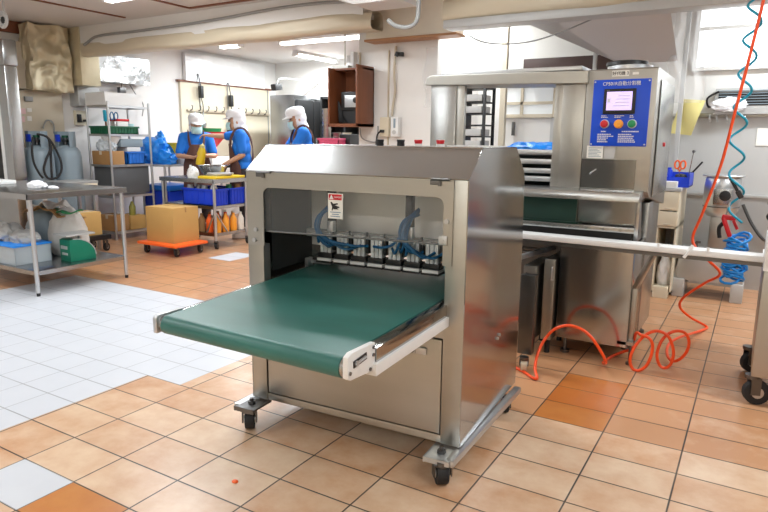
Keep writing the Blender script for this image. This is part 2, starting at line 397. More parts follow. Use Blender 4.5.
# ceiling beams wrapped in cream sheet, along X
def beam_mesh(x0, x1, yc, zc, ry, rz, nseg=60, seed=1):
    rr = random.Random(seed); ph = [rr.random() * 6 for _ in range(6)]
    def fn(u, v):
        x = x0 + (x1 - x0) * u; a = 2 * PI * v
        w = 1 + .05 * math.sin(9 * u * (x1 - x0) / 2 + ph[0] + 2 * math.sin(a)) + .04 * math.sin(17 * u + ph[1] + 3 * a) + .02 * math.sin(41 * u + ph[2] - 2 * a)
        c, s_ = math.cos(a), math.sin(a)
        sq = 1 / max(abs(c), abs(s_)) ** .72
        return Vector((x, yc + ry * c * sq * w, zc + rz * s_ * sq * w))
    b = MB(); b.sheet(fn, nseg, 28); return b
struct(beam_mesh(-8.2, -3.3, 5.34, 2.515, .11, .088, 90, 2).build('beam', 'wrap', ang=180))
b = MB(); b.box(-8.2, -3.4, 5.24, 5.5, 2.55, HC); struct(b.build('beam_fascia', 'wall'))
struct(beam_mesh(-2.55, XR, 5.34, 2.53, .12, .1, 90, 5).build('beam_duct', 'wrap', ang=180))
b = MB(); b.box(-2.55, XR, 5.24, 5.44, 2.37, 2.44, .006); b.box(-2.55, XR, 5.3, 5.44, 2.44, HC); struct(b.build('beam_soffit', 'lgrey'))
# boxed column head in front of the pillar
def crumple(x0, x1, y0, y1, z0, z1, amp, seed, nu=14):
    """a wrapped box whose faces are dented like crumpled sheet"""
    rr = random.Random(seed); b = MB(); b.box(x0, x1, y0, y1, z0, z1)
    bmesh.ops.subdivide_edges(b.bm, edges=b.bm.edges[:], cuts=nu, use_grid_fill=True)
    o3 = Vector((seed * 3.1, seed * 1.7, seed))
    for v in b.bm.verts:
        q = v.co * 4.5 + o3; w = noise.noise_vector(q * .7)
        r1 = 1 - abs(noise.noise(q + w * 1.3)) * 2; r2 = 1 - abs(noise.noise(q * 2.1 + w)) * 2
        d = noise.noise_vector(q * .8)
        v.co += Vector((d.x, d.y, d.z)) * amp * .7 + Vector((1, -.5, 0)).normalized() * amp * (.7 * r1 + .35 * r2)
    return b
hd0, hd1 = sy(366, 40, 5.6), sy(454, 31, 5.6)
struct(crumple(hd0.x, hd1.x, 5.6, 5.8, hd0.z, HC, .02, 4).build('pillar_head', 'wrap_white', ang=60))
b = MB(); b.box(hd0.x - .01, hd1.x + .03, 5.58, 5.8, hd0.z - .02, hd0.z); struct(b.build('trim_%d' % n, 'lightwood')); n += 1
b = MB(); b.prism([(-3.95, HC), (-2.62, HC), (-2.62, 2.5), (-3.05, 2.5)], 'y', 4.55, 4.88); struct(b.build('ceiling_box', 'ceil'))
# left wall column, duct wraps and panels
b = MB(); b.box(-8.25, -7.82, 5.22, 5.5, 2.06, HC, .01); struct(b.build('pillar_boxed', 'goldfoil'))
struct(crumple(-8.24, -8.02, 4.66, 5.2, 1.98, 2.79, .075, 9, 26).build('trim_%d' % n, 'goldfoil', ang=75)); n += 1
b = MB(); b.box(-8.25, -8.12, 4.1, 4.68, 1.98, 2.55, .01); struct(b.build('trim_%d' % n, 'beige')); n += 1
b = MB(); b.box(-8.25, -8.2, 4.5, 5.16, .9, 1.97, .005); struct(b.build('trim_%d' % n, 'beige')); n += 1
struct(crumple(-8.24, -8.0, 5.5, 6.45, 2.15, 2.52, .012, 12, 16).build('trim_%d' % n, 'foil', ang=75)); n += 1
struct(crumple(-8.24, -8.17, 7.3, 9.2, 2.3, 2.74, .014, 15, 18).build('trim_%d' % n, 'foil_white', ang=75)); n += 1
b = MB(); b.box(-8.25, -8.2, 7.2, 9.35, 1.0, 2.28, .004); struct(b.build('trim_%d' % n, 'cream')); n += 1
b = MB(); b.box(-8.25, -8.18, 7.15, 9.4, 2.28, 2.31); struct(b.build('trim_%d' % n, 'brown_trim')); n += 1
b = MB()
for Y in (7.6, 8.25, 9.3): b.box(-8.205, -8.19, Y - .008, Y + .008, 1.0, 2.28)
struct(b.build('trim_%d' % n, 'grey')); n += 1
# soffit over the far corner
b = MB(); b.box(-6.3, -3.8, 9.2, YB, 2.42, HC); struct(b.build('ceiling_soffit', 'lgrey'))
# sloping translucent sheet under the ceiling of the rear right bay
b = MB(); b.quad((-2.3, 6.45, 2.62), (-1.25, 6.5, 2.13), (-.75, 6.5, 2.13), (-.8, 5.5, 2.75), (-2.2, 5.5, 2.78)); 
bmesh.ops.solidify(b.bm, geom=b.bm.faces[:], thickness=.02); struct(b.build('ceiling_sheet', 'ceil'))
# windows
def window(name, x0, x1, z0, z1, y, mull, fw=.035, frame='grey', pane='window'):
    p = MB(); p.box(x0, x1, y - .006, y, z0, z1); w = struct(p.build(name, pane))
    f = MB()
    f.box(x0 - fw, x0, y - .04, y, z0 - fw, z1 + fw); f.box(x1, x1 + fw, y - .04, y, z0 - fw, z1 + fw)
    f.box(x0, x1, y - .04, y, z1, z1 + fw); f.box(x0, x1, y - .05, y, z0 - fw, z0)
    for q in mull[0]: f.box(q - .015, q + .015, y - .03, y, z0, z1)
    for q in mull[1]: f.box(x0, x1, y - .03, y, q - .015, q + .015)
    f.build('window_frame', frame, w); return w
window('window_1', -2.52, -1.98, 1.68, 1.98, YR, ((-2.33,), (1.8,)), frame='beige', pane='pane_dim')
window('window_2', -.62, 1.6, 2.1, 2.74, YR, ((-.05, .55, 1.1), (2.45,)), frame='white')

# ------------------------------------------------------------------ ceiling lamps
def lamp(label, c, along, L, power, z=HC, light=True):
    t = thing('fluorescent_lamp', label, 'ceiling lamp', (c[0], c[1], z), 0 if along == 'x' else PI / 2, 'fluorescent lamps on the ceiling')
    b = MB(); b.box(-L / 2, L / 2, -.06, .06, -.045, 0, .006); b.build('housing', 'white', t)
    for s in (-1, 1):
        b = MB(); b.cyl((-L / 2 + .03, s * .035, -.065), (L / 2 - .03, s * .035, -.065), .016, seg=12); b.build('tube', 'tube', t)
    b = MB()
    for s in (-1, 1): b.box(s * L / 2 - .02, s * L / 2 + .02, -.055, .055, -.085, -.04, .004)
    b.build('end_cap', 'white', t)
    if light:
        ld = bpy.data.lights.new('lamp_light', 'AREA'); ld.shape = 'RECTANGLE'; ld.size = L; ld.size_y = .14; ld.energy = power; ld.color = (.89, .955, 1)
        lo = bpy.data.objects.new('lamp_light', ld); COL.objects.link(lo); lo.location = (c[0], c[1], z - .095); lo.rotation_euler = (0, 0, 0 if along == 'x' else PI / 2)
    return t
PW = 48; PF = 105
lamp('ceiling tube lamp in front of the long beam, near the top left', (-5.15, 4.22), 'x', 1.3, PW)
lamp('ceiling tube lamp right behind the long beam above the workers', (-5.4, 7.3), 'x', 1.5, PF)
lamp('ceiling tube lamp farthest back, pointing into the corner', (-6.7, 8.85), 'y', 1.1, PF)
lamp('short ceiling tube lamp over the wall with the silver foil', (-7.0, 7.15), 'x', .4, PF * .3)
for x, y, al, w in ((-4.0, .6, 'x', .6), (-3.35, 2.7, 'x', .5), (.9, 1.3, 'x', .75), (-1.6, -2.1, 'x', 1.6), (.6, -2.1, 'x', 1.0), (1.4, 3.5, 'x', 1.3), (-6.1, 2.2, 'x', .75), (.6, 6.05, 'x', 1.15), (2.0, 5.9, 'x', .6), (-2.4, 3.75, 'x', 1.0), (-5.0, -1.2, 'x', .7)):
    lamp('unseen ceiling tube lamp added to light the work floor', (x, y), al, 1.3, PW * w)  # unseen lamps added for brightness; the rear right one follows a floor highlight
lamp('unseen ceiling tube lamp added to light the work floor', (-2.58, 6.15), 'y', 1.0, PW * .45)  # unseen lamp added above the beam to brighten the bay wall
wl = bpy.data.worlds.new('world'); SC.world = wl; wl.use_nodes = True
wl.node_tree.nodes['Background'].inputs[0].default_value = (.9, .95, 1, 1); wl.node_tree.nodes['Background'].inputs[1].default_value = .3
vs = SC.view_settings; vs.view_transform = 'Standard'; vs.look = 'None'; vs.gamma = 1; vs.use_curve_mapping = False; vs.exposure = -0.36
# ------------------------------------------------------------------ the stamping conveyor machine in front
M['cyl'] = mat('pale_grey_cylinder', (226, 228, 228), .1, .4, .04)
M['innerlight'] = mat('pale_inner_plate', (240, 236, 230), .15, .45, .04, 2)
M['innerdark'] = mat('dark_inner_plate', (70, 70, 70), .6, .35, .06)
MA = thing('conveyor_machine', 'stainless conveyor machine with sloped hood and green belt standing nearest on casters', 'machine', (-2.053, 2.168, 0), R(3.18))
W, D, ZB, ZF, ZT = 1.10, .82, .128, 1.25, 1.367
# hood: front slope, top, rear slope
def shell(poly, t, x0, x1):
    b = MB()
    for (y0, z0), (y1, z1) in zip(poly, poly[1:]):
        d = Vector((0, y1 - y0, z1 - z0)).normalized(); nn = Vector((0, -d.z, d.y)) * -1
        a = [(x0, y0, z0), (x1, y0, z0), (x1, y1, z1), (x0, y1, z1)]
        off = Vector((0, d.z, -d.y)) * t
        v0 = [b.bm.verts.new(p) for p in a]; v1 = [b.bm.verts.new(Vector(p) + off) for p in a]
        b.bm.faces.new(v0); b.bm.faces.new(v1[::-1])
        for k in range(4): b.bm.faces.new((v0[k], v1[k], v1[(k + 1) % 4], v0[(k + 1) % 4]))
    return b
b = shell([(-.004, ZF - .004), (.153, ZT), (.63, ZT), (.79, ZF - .01)], .003, .0, W)
hood = b.build('hood', 'steel', MA)
b = MB(); b.tube([(0, -.003, ZF - .002), (W, -.003, ZF - .002)], .003, 6); b.tube([(0, .153, ZT), (W, .153, ZT)], .0025, 6); b.build('hood_seam', 'steel', hood)
# right and left side plates
side = [(.0, ZB), (D, ZB), (D, .9), (.79, ZF - .01), (.63, ZT), (.153, ZT), (0, ZF)]
b = MB(); b.prism(side, 'x', W - .004, W); sr = b.build('side_plate', 'mirror', MA)
b = MB()
for yy, zz in ((.455, .478), (.485, .488)): b.cyl((W, yy, zz), (W + .008, yy, zz), .008, seg=6)
b.build('bolt', 'alu', sr)
b = MB(); b.prism(side, 'x', 0, .004); b.build('side_plate', 'steel', MA)
# rear wall with outlet, inner ceiling and inner liner
b = MB(); b.box(.004, W - .004, D - .006, D - .002, .84, 1.22); b.box(.004, W - .004, D - .006, D - .002, ZB, .6); b.build('rear_plate', 'steel_plate', MA)
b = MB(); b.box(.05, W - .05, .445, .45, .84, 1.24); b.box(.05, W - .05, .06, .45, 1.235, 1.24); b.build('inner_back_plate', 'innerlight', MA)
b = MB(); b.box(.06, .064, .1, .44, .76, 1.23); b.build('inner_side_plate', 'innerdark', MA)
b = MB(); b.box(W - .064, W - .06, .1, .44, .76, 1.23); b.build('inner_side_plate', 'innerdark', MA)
# posts beside the belt
pl = MB(); pl.box(.004, .09, 0, .05, ZB, .905, .002); pl.build('post', 'steel_plate', MA)
pl = MB(); pl.box(1.01, W - .004, 0, .05, ZB, ZF - .003, .002); pl.build('post', 'steel_plate', MA)
b = MB(); b.box(.09, 1.01, .004, .05, ZB, .162, .002); b.box(.09, 1.01, .01, .05, .588, .64, .002); b.build('cross_rail', 'steel_plate', MA)
# lower access door with flush latch
b = MB(); b.box(.096, 1.004, .004, .016, .167, .583, .003); dr = b.build('access_door', 'steel_plate', MA)
b = MB(); b.box(.09, 1.01, .018, .022, .16, .59); b.build('door_gap', 'dark', MA)
b = MB(); b.box(.862, .938, -.006, .006, .508, .54, .004); la = b.build('door_latch', 'alu', dr)
b = MB(); b.cyl((.874, -.012, .524), (.874, -.004, .524), .012, seg=18); b.box(.888, .89, -.0075, -.005, .51, .538); b.build('latch_knob', 'dark_steel', la)
# lift-up guard frame with rounded opening
def rounded_frame(x0, x1, z0, z1, ix0, ix1, iz1, r, y0, y1):
    """an upside-down U plate, open at the bottom, with rounded inner corners"""
    inner = [(ix0, z0)]
    for k in range(9): a = PI - k / 8 * PI / 2; inner.append((ix0 + r + r * math.cos(a), iz1 - r + r * math.sin(a)))
    for k in range(9): a = PI / 2 - k / 8 * PI / 2; inner.append((ix1 - r + r * math.cos(a), iz1 - r + r * math.sin(a)))
    inner.append((ix1, z0))
    outer = [(x0, z0), (x0, z1), (x1, z1), (x1, z0)]
    # strips between outer and inner
    b = MB(); n_ = len(inner)
    def op(i):
        p = inner[i]; t = i / (n_ - 1)
        if i < n_ // 2 - 8 + 1 and False: return (x0, p[1])
        if p[0] <= ix0 + r and i <= n_ // 2 - 1:
            f = i - 1
            return (x0, z0) if i == 0 else ((x0, iz1 - r + (z1 - iz1 + r) * min(1, f / 4)) if f <= 4 else (x0 + (ix0 + r - x0) * (f - 4) / 4, z1))
        f = (n_ - 1 - i) - 1
        return (x1, z0) if i == n_ - 1 else ((x1, iz1 - r + (z1 - iz1 + r) * min(1, f / 4)) if f <= 4 else (x1 - (x1 - ix1 + r) * (f - 4) / 4, z1))
    vs = []
    for y in (y0, y1): vs.append(([b.bm.verts.new((p[0], y, p[1])) for p in inner], [b.bm.verts.new((op(i)[0], y, op(i)[1])) for i in range(n_)]))
    for i in range(n_ - 1):
        for k in (0, 1): b.bm.faces.new((vs[k][0][i], vs[k][0][i + 1], vs[k][1][i + 1], vs[k][1][i]))
        b.bm.faces.new((vs[0][0][i], vs[0][0][i + 1], vs[1][0][i + 1], vs[1][0][i])); b.bm.faces.new((vs[0][1][i], vs[0][1][i + 1], vs[1][1][i + 1], vs[1][1][i]))
    for i in (0, n_ - 1): b.bm.faces.new((vs[0][0][i], vs[0][1][i], vs[1][1][i], vs[1][0][i]))
    return b
gf = rounded_frame(.004, 1.04, .9, ZF - .006, .1, 1.0, 1.174, .035, -.006, -.001).build('guard_frame', 'steel_plate', MA)
b = MB(); b.box(.09, 1.01, .001, .005, .975, 1.18); b.build('guard_pane', 'acrylic', gf)
b = MB(); b.tube([(.07, .012, .968), (1.03, .012, .985)], .005, 10); b.build('guard_rod', 'dark_steel', gf)
for x in (.1, .975):
    b = MB(); b.box(x - .035, x + .0, -.012, -.005, ZF - .028, ZF - .008, .002); b.cyl((x - .03, -.012, ZF - .006), (x + .05, -.012, ZF - .006), .005, seg=8); b.box(x + .0, x + .012, -.014, -.005, ZF - .032, ZF - .004)
    hg = b.build('hinge', 'dark_steel', gf)
for x, z in ((.055, .975), (.045, .925), (1.015, 1.08), (1.0, 1.0)):
    b = MB(); b.cyl((x, -.014, z), (x, -.006, z), .01, seg=14); b.build('screw_knob', 'alu', gf)
b = MB(); b.box(.985, 1.02, -.016, -.006, .985, 1.02, .002); b.cyl((1.0, -.02, 1.003), (1.0, -.016, 1.003), .008, seg=12); b.build('guard_clamp', 'alu', gf)
# warning sign stuck on the pane
b = MB(); b.box(.455, .53, -.004, .0, 1.055, 1.165); sg = b.build('warning_sign', 'paper', gf)
b = MB(); b.box(.46, .525, -.0055, -.004, 1.137, 1.161); b.build('sign_header', 'red', sg)
b = MB(); b.prism([(.463, 1.14), (.485, 1.14), (.474, 1.159)], 'y', -.007, -.0055); b.build('warning_triangle', 'white', sg)
text('sign_lettering', 'DANGER', .0105, 'white', sg, (.506, -.0058, 1.149), sx_=.9)
b = MB()
b.prism([(.468, 1.126), (.474, 1.128), (.482, 1.12), (.504, 1.124), (.506, 1.118), (.49, 1.114), (.512, 1.108), (.514, 1.103), (.5, 1.103), (.51, 1.097), (.486, 1.096), (.482, 1.1), (.478, 1.09), (.474, 1.091), (.477, 1.106)], 'y', -.0055, -.004)
b.build('hand_pictogram', 'black', sg)
b = MB()
for k, (w0, w1) in enumerate(((.466, .52), (.475, .51), (.468, .516))): b.box(w0, w1, -.005, -.004, 1.082 - k * .009, 1.0845 - k * .009)
b.build('sign_small_print', 'tubeblue', sg)
# bank of seven pneumatic cylinder units over the belt
def cyl_unit(x):
    b = MB()
    for k in range(3): b.box(x - .032 + k * .022, x - .032 + k * .022 + .018, .296, .34, .835, .935, .003)
    o = b.build('cylinder_block', 'cyl', MA)
    b = MB(); b.box(x + .036, x + .05, .3, .33, .85, .925, .002); b.cyl((x + .043, .3, .935), (x + .043, .3, .955), .006, seg=10); b.build('valve', 'black', o)
    b = MB(); b.box(x - .04, x + .042, .285, .345, .81, .835, .002); b.build('clamp_bar', 'black', o)
    b = MB(); b.box(x - .04, x + .042, .275, .345, .795, .809, .003); b.build('press_bar', 'white', o)
    b = MB(); b.box(x - .043, x + .045, .272, .35, .786, .795); b.build('press_foot', 'black', o)
for k in range(7): cyl_unit(.245 + k * .0965)
b = MB(); b.box(.09, 1.01, .35, .38, .9, .94, .003); b.build('cylinder_beam', 'grey', MA)
for x in (.27, .70):
    b = MB(); b.box(x - .016, x + .016, .30, .335, .94, 1.235); b.build('hanger_post', 'black', MA)
    b = MB(); b.box(x - .0, x + .035, .27, .30, .945, 1.0, .004); b.build('hanger_bracket', 'alu', MA)
def hosebundle(x, n_, spread):
    b = MB(); rr = random.Random(int(x * 100))
    for k in range(n_):
        x1 = x + spread[k]; jx, jy = rr.uniform(-.016, .016), rr.uniform(-.02, .02)
        p = [(x + .02, .33, 1.07 + jy), (x - .012 + jx, .27 + jy, 1.03), (x - .022 + jx, .25 + jy, .965), (x - .015 + (x1 - x) * .25 + jx, .25 + jy, .915), (x + (x1 - x) * .7, .262 + jy, .875 + rr.uniform(-.015, .02)), (x1, .295, .89)]
        b.tube(catmull(p, 6), .0065, 8)
    b.build('air_tubes', 'tubeblue', MA)
hosebundle(.25, 8, (-.05, .0, .03, .06, .1, .13, .2, .24)); hosebundle(.72, 8, (-.2, -.1, -.06, -.02, .02, .06, .12, .16))
# belt conveyor, sticking out in front
CV = bpy.data.objects.new('belt_conveyor', None); COL.objects.link(CV); CV.parent = MA
zb, rb = .737, .036
XA, XB = .155, .972          # belt edges at the nose
XC, XD = .075, .972          # belt edges at the back
YA, YB_, YZ = -.66, -.715, .74
def bpt(u, v): # u across, v nose to back
    x0, x1 = XA + (XC - XA) * v, XB + (XD - XB) * v
    y0 = YA + (YB_ - YA) * u
    return x0 + (x1 - x0) * u, y0 + (YZ - y0) * v
b = MB(); cols = []
for i in range(13):
    u = i / 12; ring = []
    for k in range(13):
        a = PI / 2 + k / 12 * PI; x, y = bpt(u, 0); ring.append(b.bm.verts.new((x, y + rb * math.cos(a), zb - rb + rb * math.sin(a))))
    for k in range(13):
        a = -PI / 2 + k / 12 * PI; x, y = bpt(u, 1); ring.append(b.bm.verts.new((x, y + rb * math.cos(a), zb - rb + rb * math.sin(a))))
    cols.append(ring)
for r0, r1 in zip(cols, cols[1:]):
    for k in range(26): b.bm.faces.new((r0[k], r0[(k + 1) % 26], r1[(k + 1) % 26], r1[k]))
b.bm.faces.new(cols[0]); b.bm.faces.new(cols[-1][::-1])
b.build('green_belt', 'belt', CV, ang=30)
for u, s in ((0, -1), (1, 1)):
    x, y = bpt(u, 0); b = MB(); b.cyl((x, y, zb - rb), (x + s * .014, y, zb - rb), rb * .92, seg=24); b.build('roller', 'steel', CV)
# side rails: polished upper strip, white lower strip
RXx = XB + .03
b = MB(); b.bar((RXx, -.60, .712), (RXx, YZ, .712), .044, .05, .002); b.build('upper_rail', 'mirror', CV)
b = MB(); b.bar((RXx + .012, -.62, .668), (RXx + .012, YZ, .668), .04, .04, .002); b.build('lower_rail', 'white', CV)
b = MB(); b.bar((XA - .02, YA + .02, .70), (XC - .02, YZ, .70), .028, .06, .002); b.build('upper_rail', 'mirror', CV)
# end plate with an adjusting slot
xe = XB + .05
b = MB(); b.prism([(-.775, .69), (-.76, .68), (-.605, .664), (-.605, .758), (-.75, .766), (-.775, .756)], 'x', xe - .02, xe, .004); ep = b.build('end_plate', 'white', CV)
b = MB(); b.bar((xe + .001, -.745, .726), (xe + .001, -.665, .732), .022, .003, up=(1, 0, 0)); sl = b.build('adjusting_slot', 'black', ep)
b = MB(); b.tube([(xe + .004, -.74, .726), (xe + .004, -.675, .731)], .005, 8); b.cyl((xe, -.73, .727), (xe + .008, -.73, .727), .009, seg=12); b.build('adjusting_screw', 'alu', sl)
for yy, zz in ((-.62, .745), (-.62, .72), (-.64, .678), (-.765, .705)):
    b = MB(); b.cyl((xe - .002, yy, zz), (xe + .004, yy, zz), .006, seg=8); b.build('plate_bolt', 'dark_steel', ep)
b = MB(); b.prism([(-.70, .672), (-.58, .672), (-.56, .74), (-.69, .742), (-.70, .73)], 'x', XA - .035, XA - .014, .004); el = b.build('end_plate', 'alu', CV)
b = MB(); b.cyl((XA - .04, -.66, .71), (XA - .033, -.66, .71), .014, seg=14); b.build('plate_bolt', 'dark_steel', el)
b = MB(); b.box(.10, .22, .37, .385, .755, .77); b.box(.085, .105, .34, .385, .738, .785, .003); b.build('belt_scraper', 'alu', CV)
b = MB(); b.box(.2, .9, -.5, YZ - .05, .678, .698); b.build('slider_bed', 'dark_steel', CV)
# base frame with casters
b = MB(); b.bar((1.095, -.11, .106), (1.125, D - .03, .106), .04, .034, .012); b.build('base_rail', 'alu', MA)
b = MB(); b.bar((-.02, -.1, .108), (-.0, D, .108), .04, .03, .008); b.build('base_rail', 'alu', MA)
for x0, x1 in ((-.02, .1), (.985, 1.1)):
    b = MB(); b.box(x0, x1, -.12, .02, .11, .12, .002); b.box(x0, x1, -.122, -.115, .098, .12); b.box(x0, x0 + .006, -.12, .0, .095, .12); p = b.build('caster_plate', 'dark_steel' if x0 < 0 else 'alu', MA)
    xm = (x0 + x1) / 2
    b = MB(); b.cyl((xm, -.06, .12), (xm, -.06, .135), .018, seg=6); b.cyl((xm, -.06, .135), (xm, -.06, .15), .01, seg=12); b.build('caster_bolt', 'dark_steel', p)
caster(MA, .05, -.09, .11, .046, .046, R(35)); caster(MA, 1.065, -.1, .11, .05, .05, R(35)); caster(MA, 1.09, .70, .095, .035, .03, R(30)); caster(MA, .04, .74, .11, .04, .03, .3)
# knobs on the top of the hood
def topknob(x, y, label, cap, z=ZT):
    b = MB(); b.cyl((x, y, z), (x, y, z + .012), .018, seg=18); o = b.build(label, 'white' if cap == 'red' else 'black', MA)
    b = MB(); b.cyl((x, y, z + .01), (x, y, z + .03), .016, .02, seg=20, bev=.004); b.build('button_cap', cap, o)
topknob(.715, .36, 'emergency_stop', 'red'); topknob(.825, .36, 'emergency_stop', 'red'); topknob(.515, .36, 'push_button', 'black'); topknob(.625, .36, 'push_button', 'black')
b = MB(); b.box(.8, 1.06, .5, .6, ZT, ZT + .006); b.build('top_plate', 'white', MA)

# ------------------------------------------------------------------ tall moulding machine behind, X from -2.13 to -0.6
TM = thing('dough_machine', 'tall stainless food machine with blue touch panel tower and rollers behind the conveyor machine', 'machine', (0, 0, 0))
Y0 = 4.15; Y1 = 4.98
# left column
b = MB(); b.box(-2.10, -1.905, Y0, Y0 + .1, .1, 1.785, .004); b.build('column', 'steel', TM)
b = MB(); b.box(-1.9, -1.84, Y0 + .01, Y0 + .05, .9, 1.785, .003); b.box(-1.905, -1.9, Y0 + .002, Y0 + .02, .9, 1.785); b.build('column_trim', 'steel_plate', TM)
# top cap and slab
b = MB(); b.prism([(-2.135, 1.782), (-2.125, 1.83), (-2.09, 1.85), (-.985, 1.835), (-.985, 1.755)], 'y', Y0 - .03, Y0 + .3, .006); b.build('top_beam', 'steel_plate', TM, ang=12)
b = MB(); b.box(-2.02, -1.03, Y0 - .01, Y0 + .3, 1.842, 1.868, .004); b.build('top_lid', 'alu', TM)
# middle column and right panel, control tower
b = MB(); b.box(-1.2, -1.145, Y0 + .02, 4.9, 1.06, 1.76, .003); b.build('middle_column', 'steel_plate', TM)
b = MB(); b.box(-1.145, -1.0, Y0 + .005, Y0 + .02, 1.06, 1.757, .003); b.build('front_panel', 'steel_plate', TM)
b = MB(); b.prism([(Y0, 1.09), (Y0 - .0, 1.835), (Y0 + .02, 1.842), (Y1, 1.84), (Y1, .95), (Y0 + .08, 1.05)], 'x', -.996, -.58, .005); tw = b.build('control_tower', 'steel_plate', TM)
b = MB(); b.box(-.995, -.66, Y0 - .004, Y0, 1.1, 1.285); b.build('lower_cover', 'mirror', tw)
b = MB(); b.tube(catmull([(-.935, Y0 - .006, 1.19), (-.925, Y0 - .02, 1.2), (-.905, Y0 - .02, 1.215), (-.9, Y0 - .006, 1.22)], 4), .004, 8); b.build('cover_handle', 'alu', tw)
b = MB(); b.box(-.95, -.612, Y0 - .012, Y0, 1.368, 1.775, .004); bp_ = b.build('blue_panel', 'panelblue', tw)
for x in (-.94, -.622):
    for z in (1.38, 1.762):
        b = MB(); b.cyl((x, Y0 - .016, z), (x, Y0 - .012, z), .005, seg=10); b.build('panel_screw', 'alu', bp_)
YP = Y0 - .0125
b = MB(); b.box(-.882, -.692, YP - .01, YP, 1.565, 1.718, .004); tc_ = b.build('touch_screen', 'black', tw)
b = MB(); b.box(-.862, -.712, YP - .012, YP - .01, 1.588, 1.7); b.build('display', 'screen', tc_)
b = MB()
for k in range(4): b.box(-.82 + .008 * k, -.725, YP - .0128, YP - .012, 1.612 + k * .02, 1.618 + k * .02)
b.box(-.857, -.838, YP - .0128, YP - .012, 1.635, 1.66); b.build('display_rows', 'white', tc_)
text('panel_title', 'CP501R自動分割機', .029, 'white', bp_, (-.782, YP - .0008, 1.748), sx_=.93)
text('screen_lettering', 'touch', .008, 'grey', tc_, (-.865, YP - .0105, 1.709), align='LEFT')
for x, c, nm in ((-.866, 'red', 'red_button'), (-.782, 'amber', 'orange_button'), (-.702, 'green', 'green_button')):
    b = MB(); b.cyl((x, YP - .006, 1.505), (x, YP, 1.505), .028, seg=26, bev=.002); o = b.build(nm, 'alu' if c != 'amber' else 'amber', tw)
    b = MB(); b.cyl((x, YP - .022, 1.505), (x, YP - .006, 1.505), .023, seg=26, bev=.004); b.build('button_cap', c, o)
b = MB()
def dashes(b, x, z, w, n_, gap, h, seed):
    rr = random.Random(seed)
    for k in range(n_):
        q = x; ww = w * rr.uniform(.5, 1)
        while q < x + ww:
            l = rr.uniform(.006, .012); b.box(q, min(q + l, x + ww), YP - .001, YP, z - k * gap, z - k * gap + h); q += l + .0025
dashes(b, -.89, 1.552, .055, 2, .009, .005, 1); dashes(b, -.81, 1.552, .06, 2, .009, .005, 2); dashes(b, -.72, 1.552, .03, 2, .009, .005, 3)
dashes(b, -.885, 1.455, .05, 1, .01, .007, 4); dashes(b, -.905, 1.438, .1, 5, .0115, .006, 5); dashes(b, -.76, 1.455, .11, 1, .01, .007, 6); dashes(b, -.78, 1.438, .13, 5, .0115, .006, 8)
b.build('panel_captions', 'white', bp_)
b = MB(); b.box(-.845, -.745, Y0 - .002, Y0, 1.793, 1.828); pl_ = b.build('name_label', 'paper', tw)
text('label_lettering', '好代機 3', .026, 'black', pl_, (-.795, Y0 - .003, 1.81))
b = MB(); b.box(-.725, -.69, Y0 - .002, Y0, 1.8, 1.815); b.build('small_label', 'paper', tw)
b = MB(); b.box(-.965, -.865, Y0 - .006, Y0 - .004, 1.29, 1.37); nt_ = b.build('notice_label', 'paper', tw)
b = MB()
for k in range(7): b.box(-.955, -.875 - .012 * (k % 3), Y0 - .0068, Y0 - .006, 1.3 + k * .009, 1.3035 + k * .009)
b.build('notice_lines', 'gas', nt_)
b = MB(); b.prism([(-.855, 1.29), (-.795, 1.29), (-.79, 1.365), (-.86, 1.365)], 'y', Y0 - .005, Y0 - .003); b.build('faded_label', 'lgrey', tw)
b = MB(); b.lathe([(0, 0), (.14, 0), (.14, .035), (.12, .04), (0, .04)], 32, (-.79, 4.42, 1.842)); hp = b.build('feed_ring', 'alu', TM)
b = MB(); b.lathe([(0, .04), (.13, .04), (.128, .062), (.1, .068), (0, .068)], 32, (-.81, 4.42, 1.842)); b.build('feed_lid', 'black', hp)
# rollers and guide bars in the opening
for k, z in enumerate((1.325, 1.262, 1.2, 1.145)):
    b = MB(); b.box(-1.9, -1.2, Y0 + .06, Y0 + .14, z - .022, z + .012, .006); b.build('guide_bar', 'alu', TM)
    b = MB(); b.cyl((-1.9, Y0 + .24, z - .025), (-1.2, Y0 + .24, z - .025), .024, seg=18); b.build('roller', 'dark_steel', TM)
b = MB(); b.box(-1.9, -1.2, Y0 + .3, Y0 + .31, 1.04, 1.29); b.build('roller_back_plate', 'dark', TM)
# apron over the lower belt
b = MB(); b.prism([(Y0 + .05, 1.098), (Y0 - .16, 1.088), (Y0 - .17, 1.035), (Y0 + .05, 1.045)], 'x', -1.9, -.6, .004); b.build('hood_apron', 'steel', TM)
b = MB(); b.prism([(Y0 - .12, 1.035), (Y0 - .06, 1.035), (Y0 + .04, .79), (Y0 - .1, .79)], 'x', -.625, -.6, .003); b.build('end_bracket', 'steel', TM)
b = MB(); b.box(-1.88, -.98, Y0 - .05, Y0 + .5, .855, .875); b.prism([(Y0 - .02, 1.035), (Y0 + .45, 1.04), (Y0 + .45, .87), (Y0 - .04, .87)], 'x', -1.88, -1.0); b.build('lower_belt', 'dark_belt', TM)
b = MB(); b.box(-1.0, -.63, Y0 - .005, Y0, .872, 1.04); b.build('lower_window', 'mirror', TM)
b = MB(); b.box(-1.9, -.6, Y0 - .1, Y0 - .07, .835, .868, .003)
for k in range(12): b.cyl((-1.86 + k * .105, Y0 - .104, .852), (-1.86 + k * .105, Y0 - .1, .852), .009, seg=10)
b.build('belt_rail', 'steel', TM)
b = MB(); b.box(-1.9, -.64, Y0 - .08, Y0 + .3, .79, .835); b.build('belt_frame', 'dark', TM)
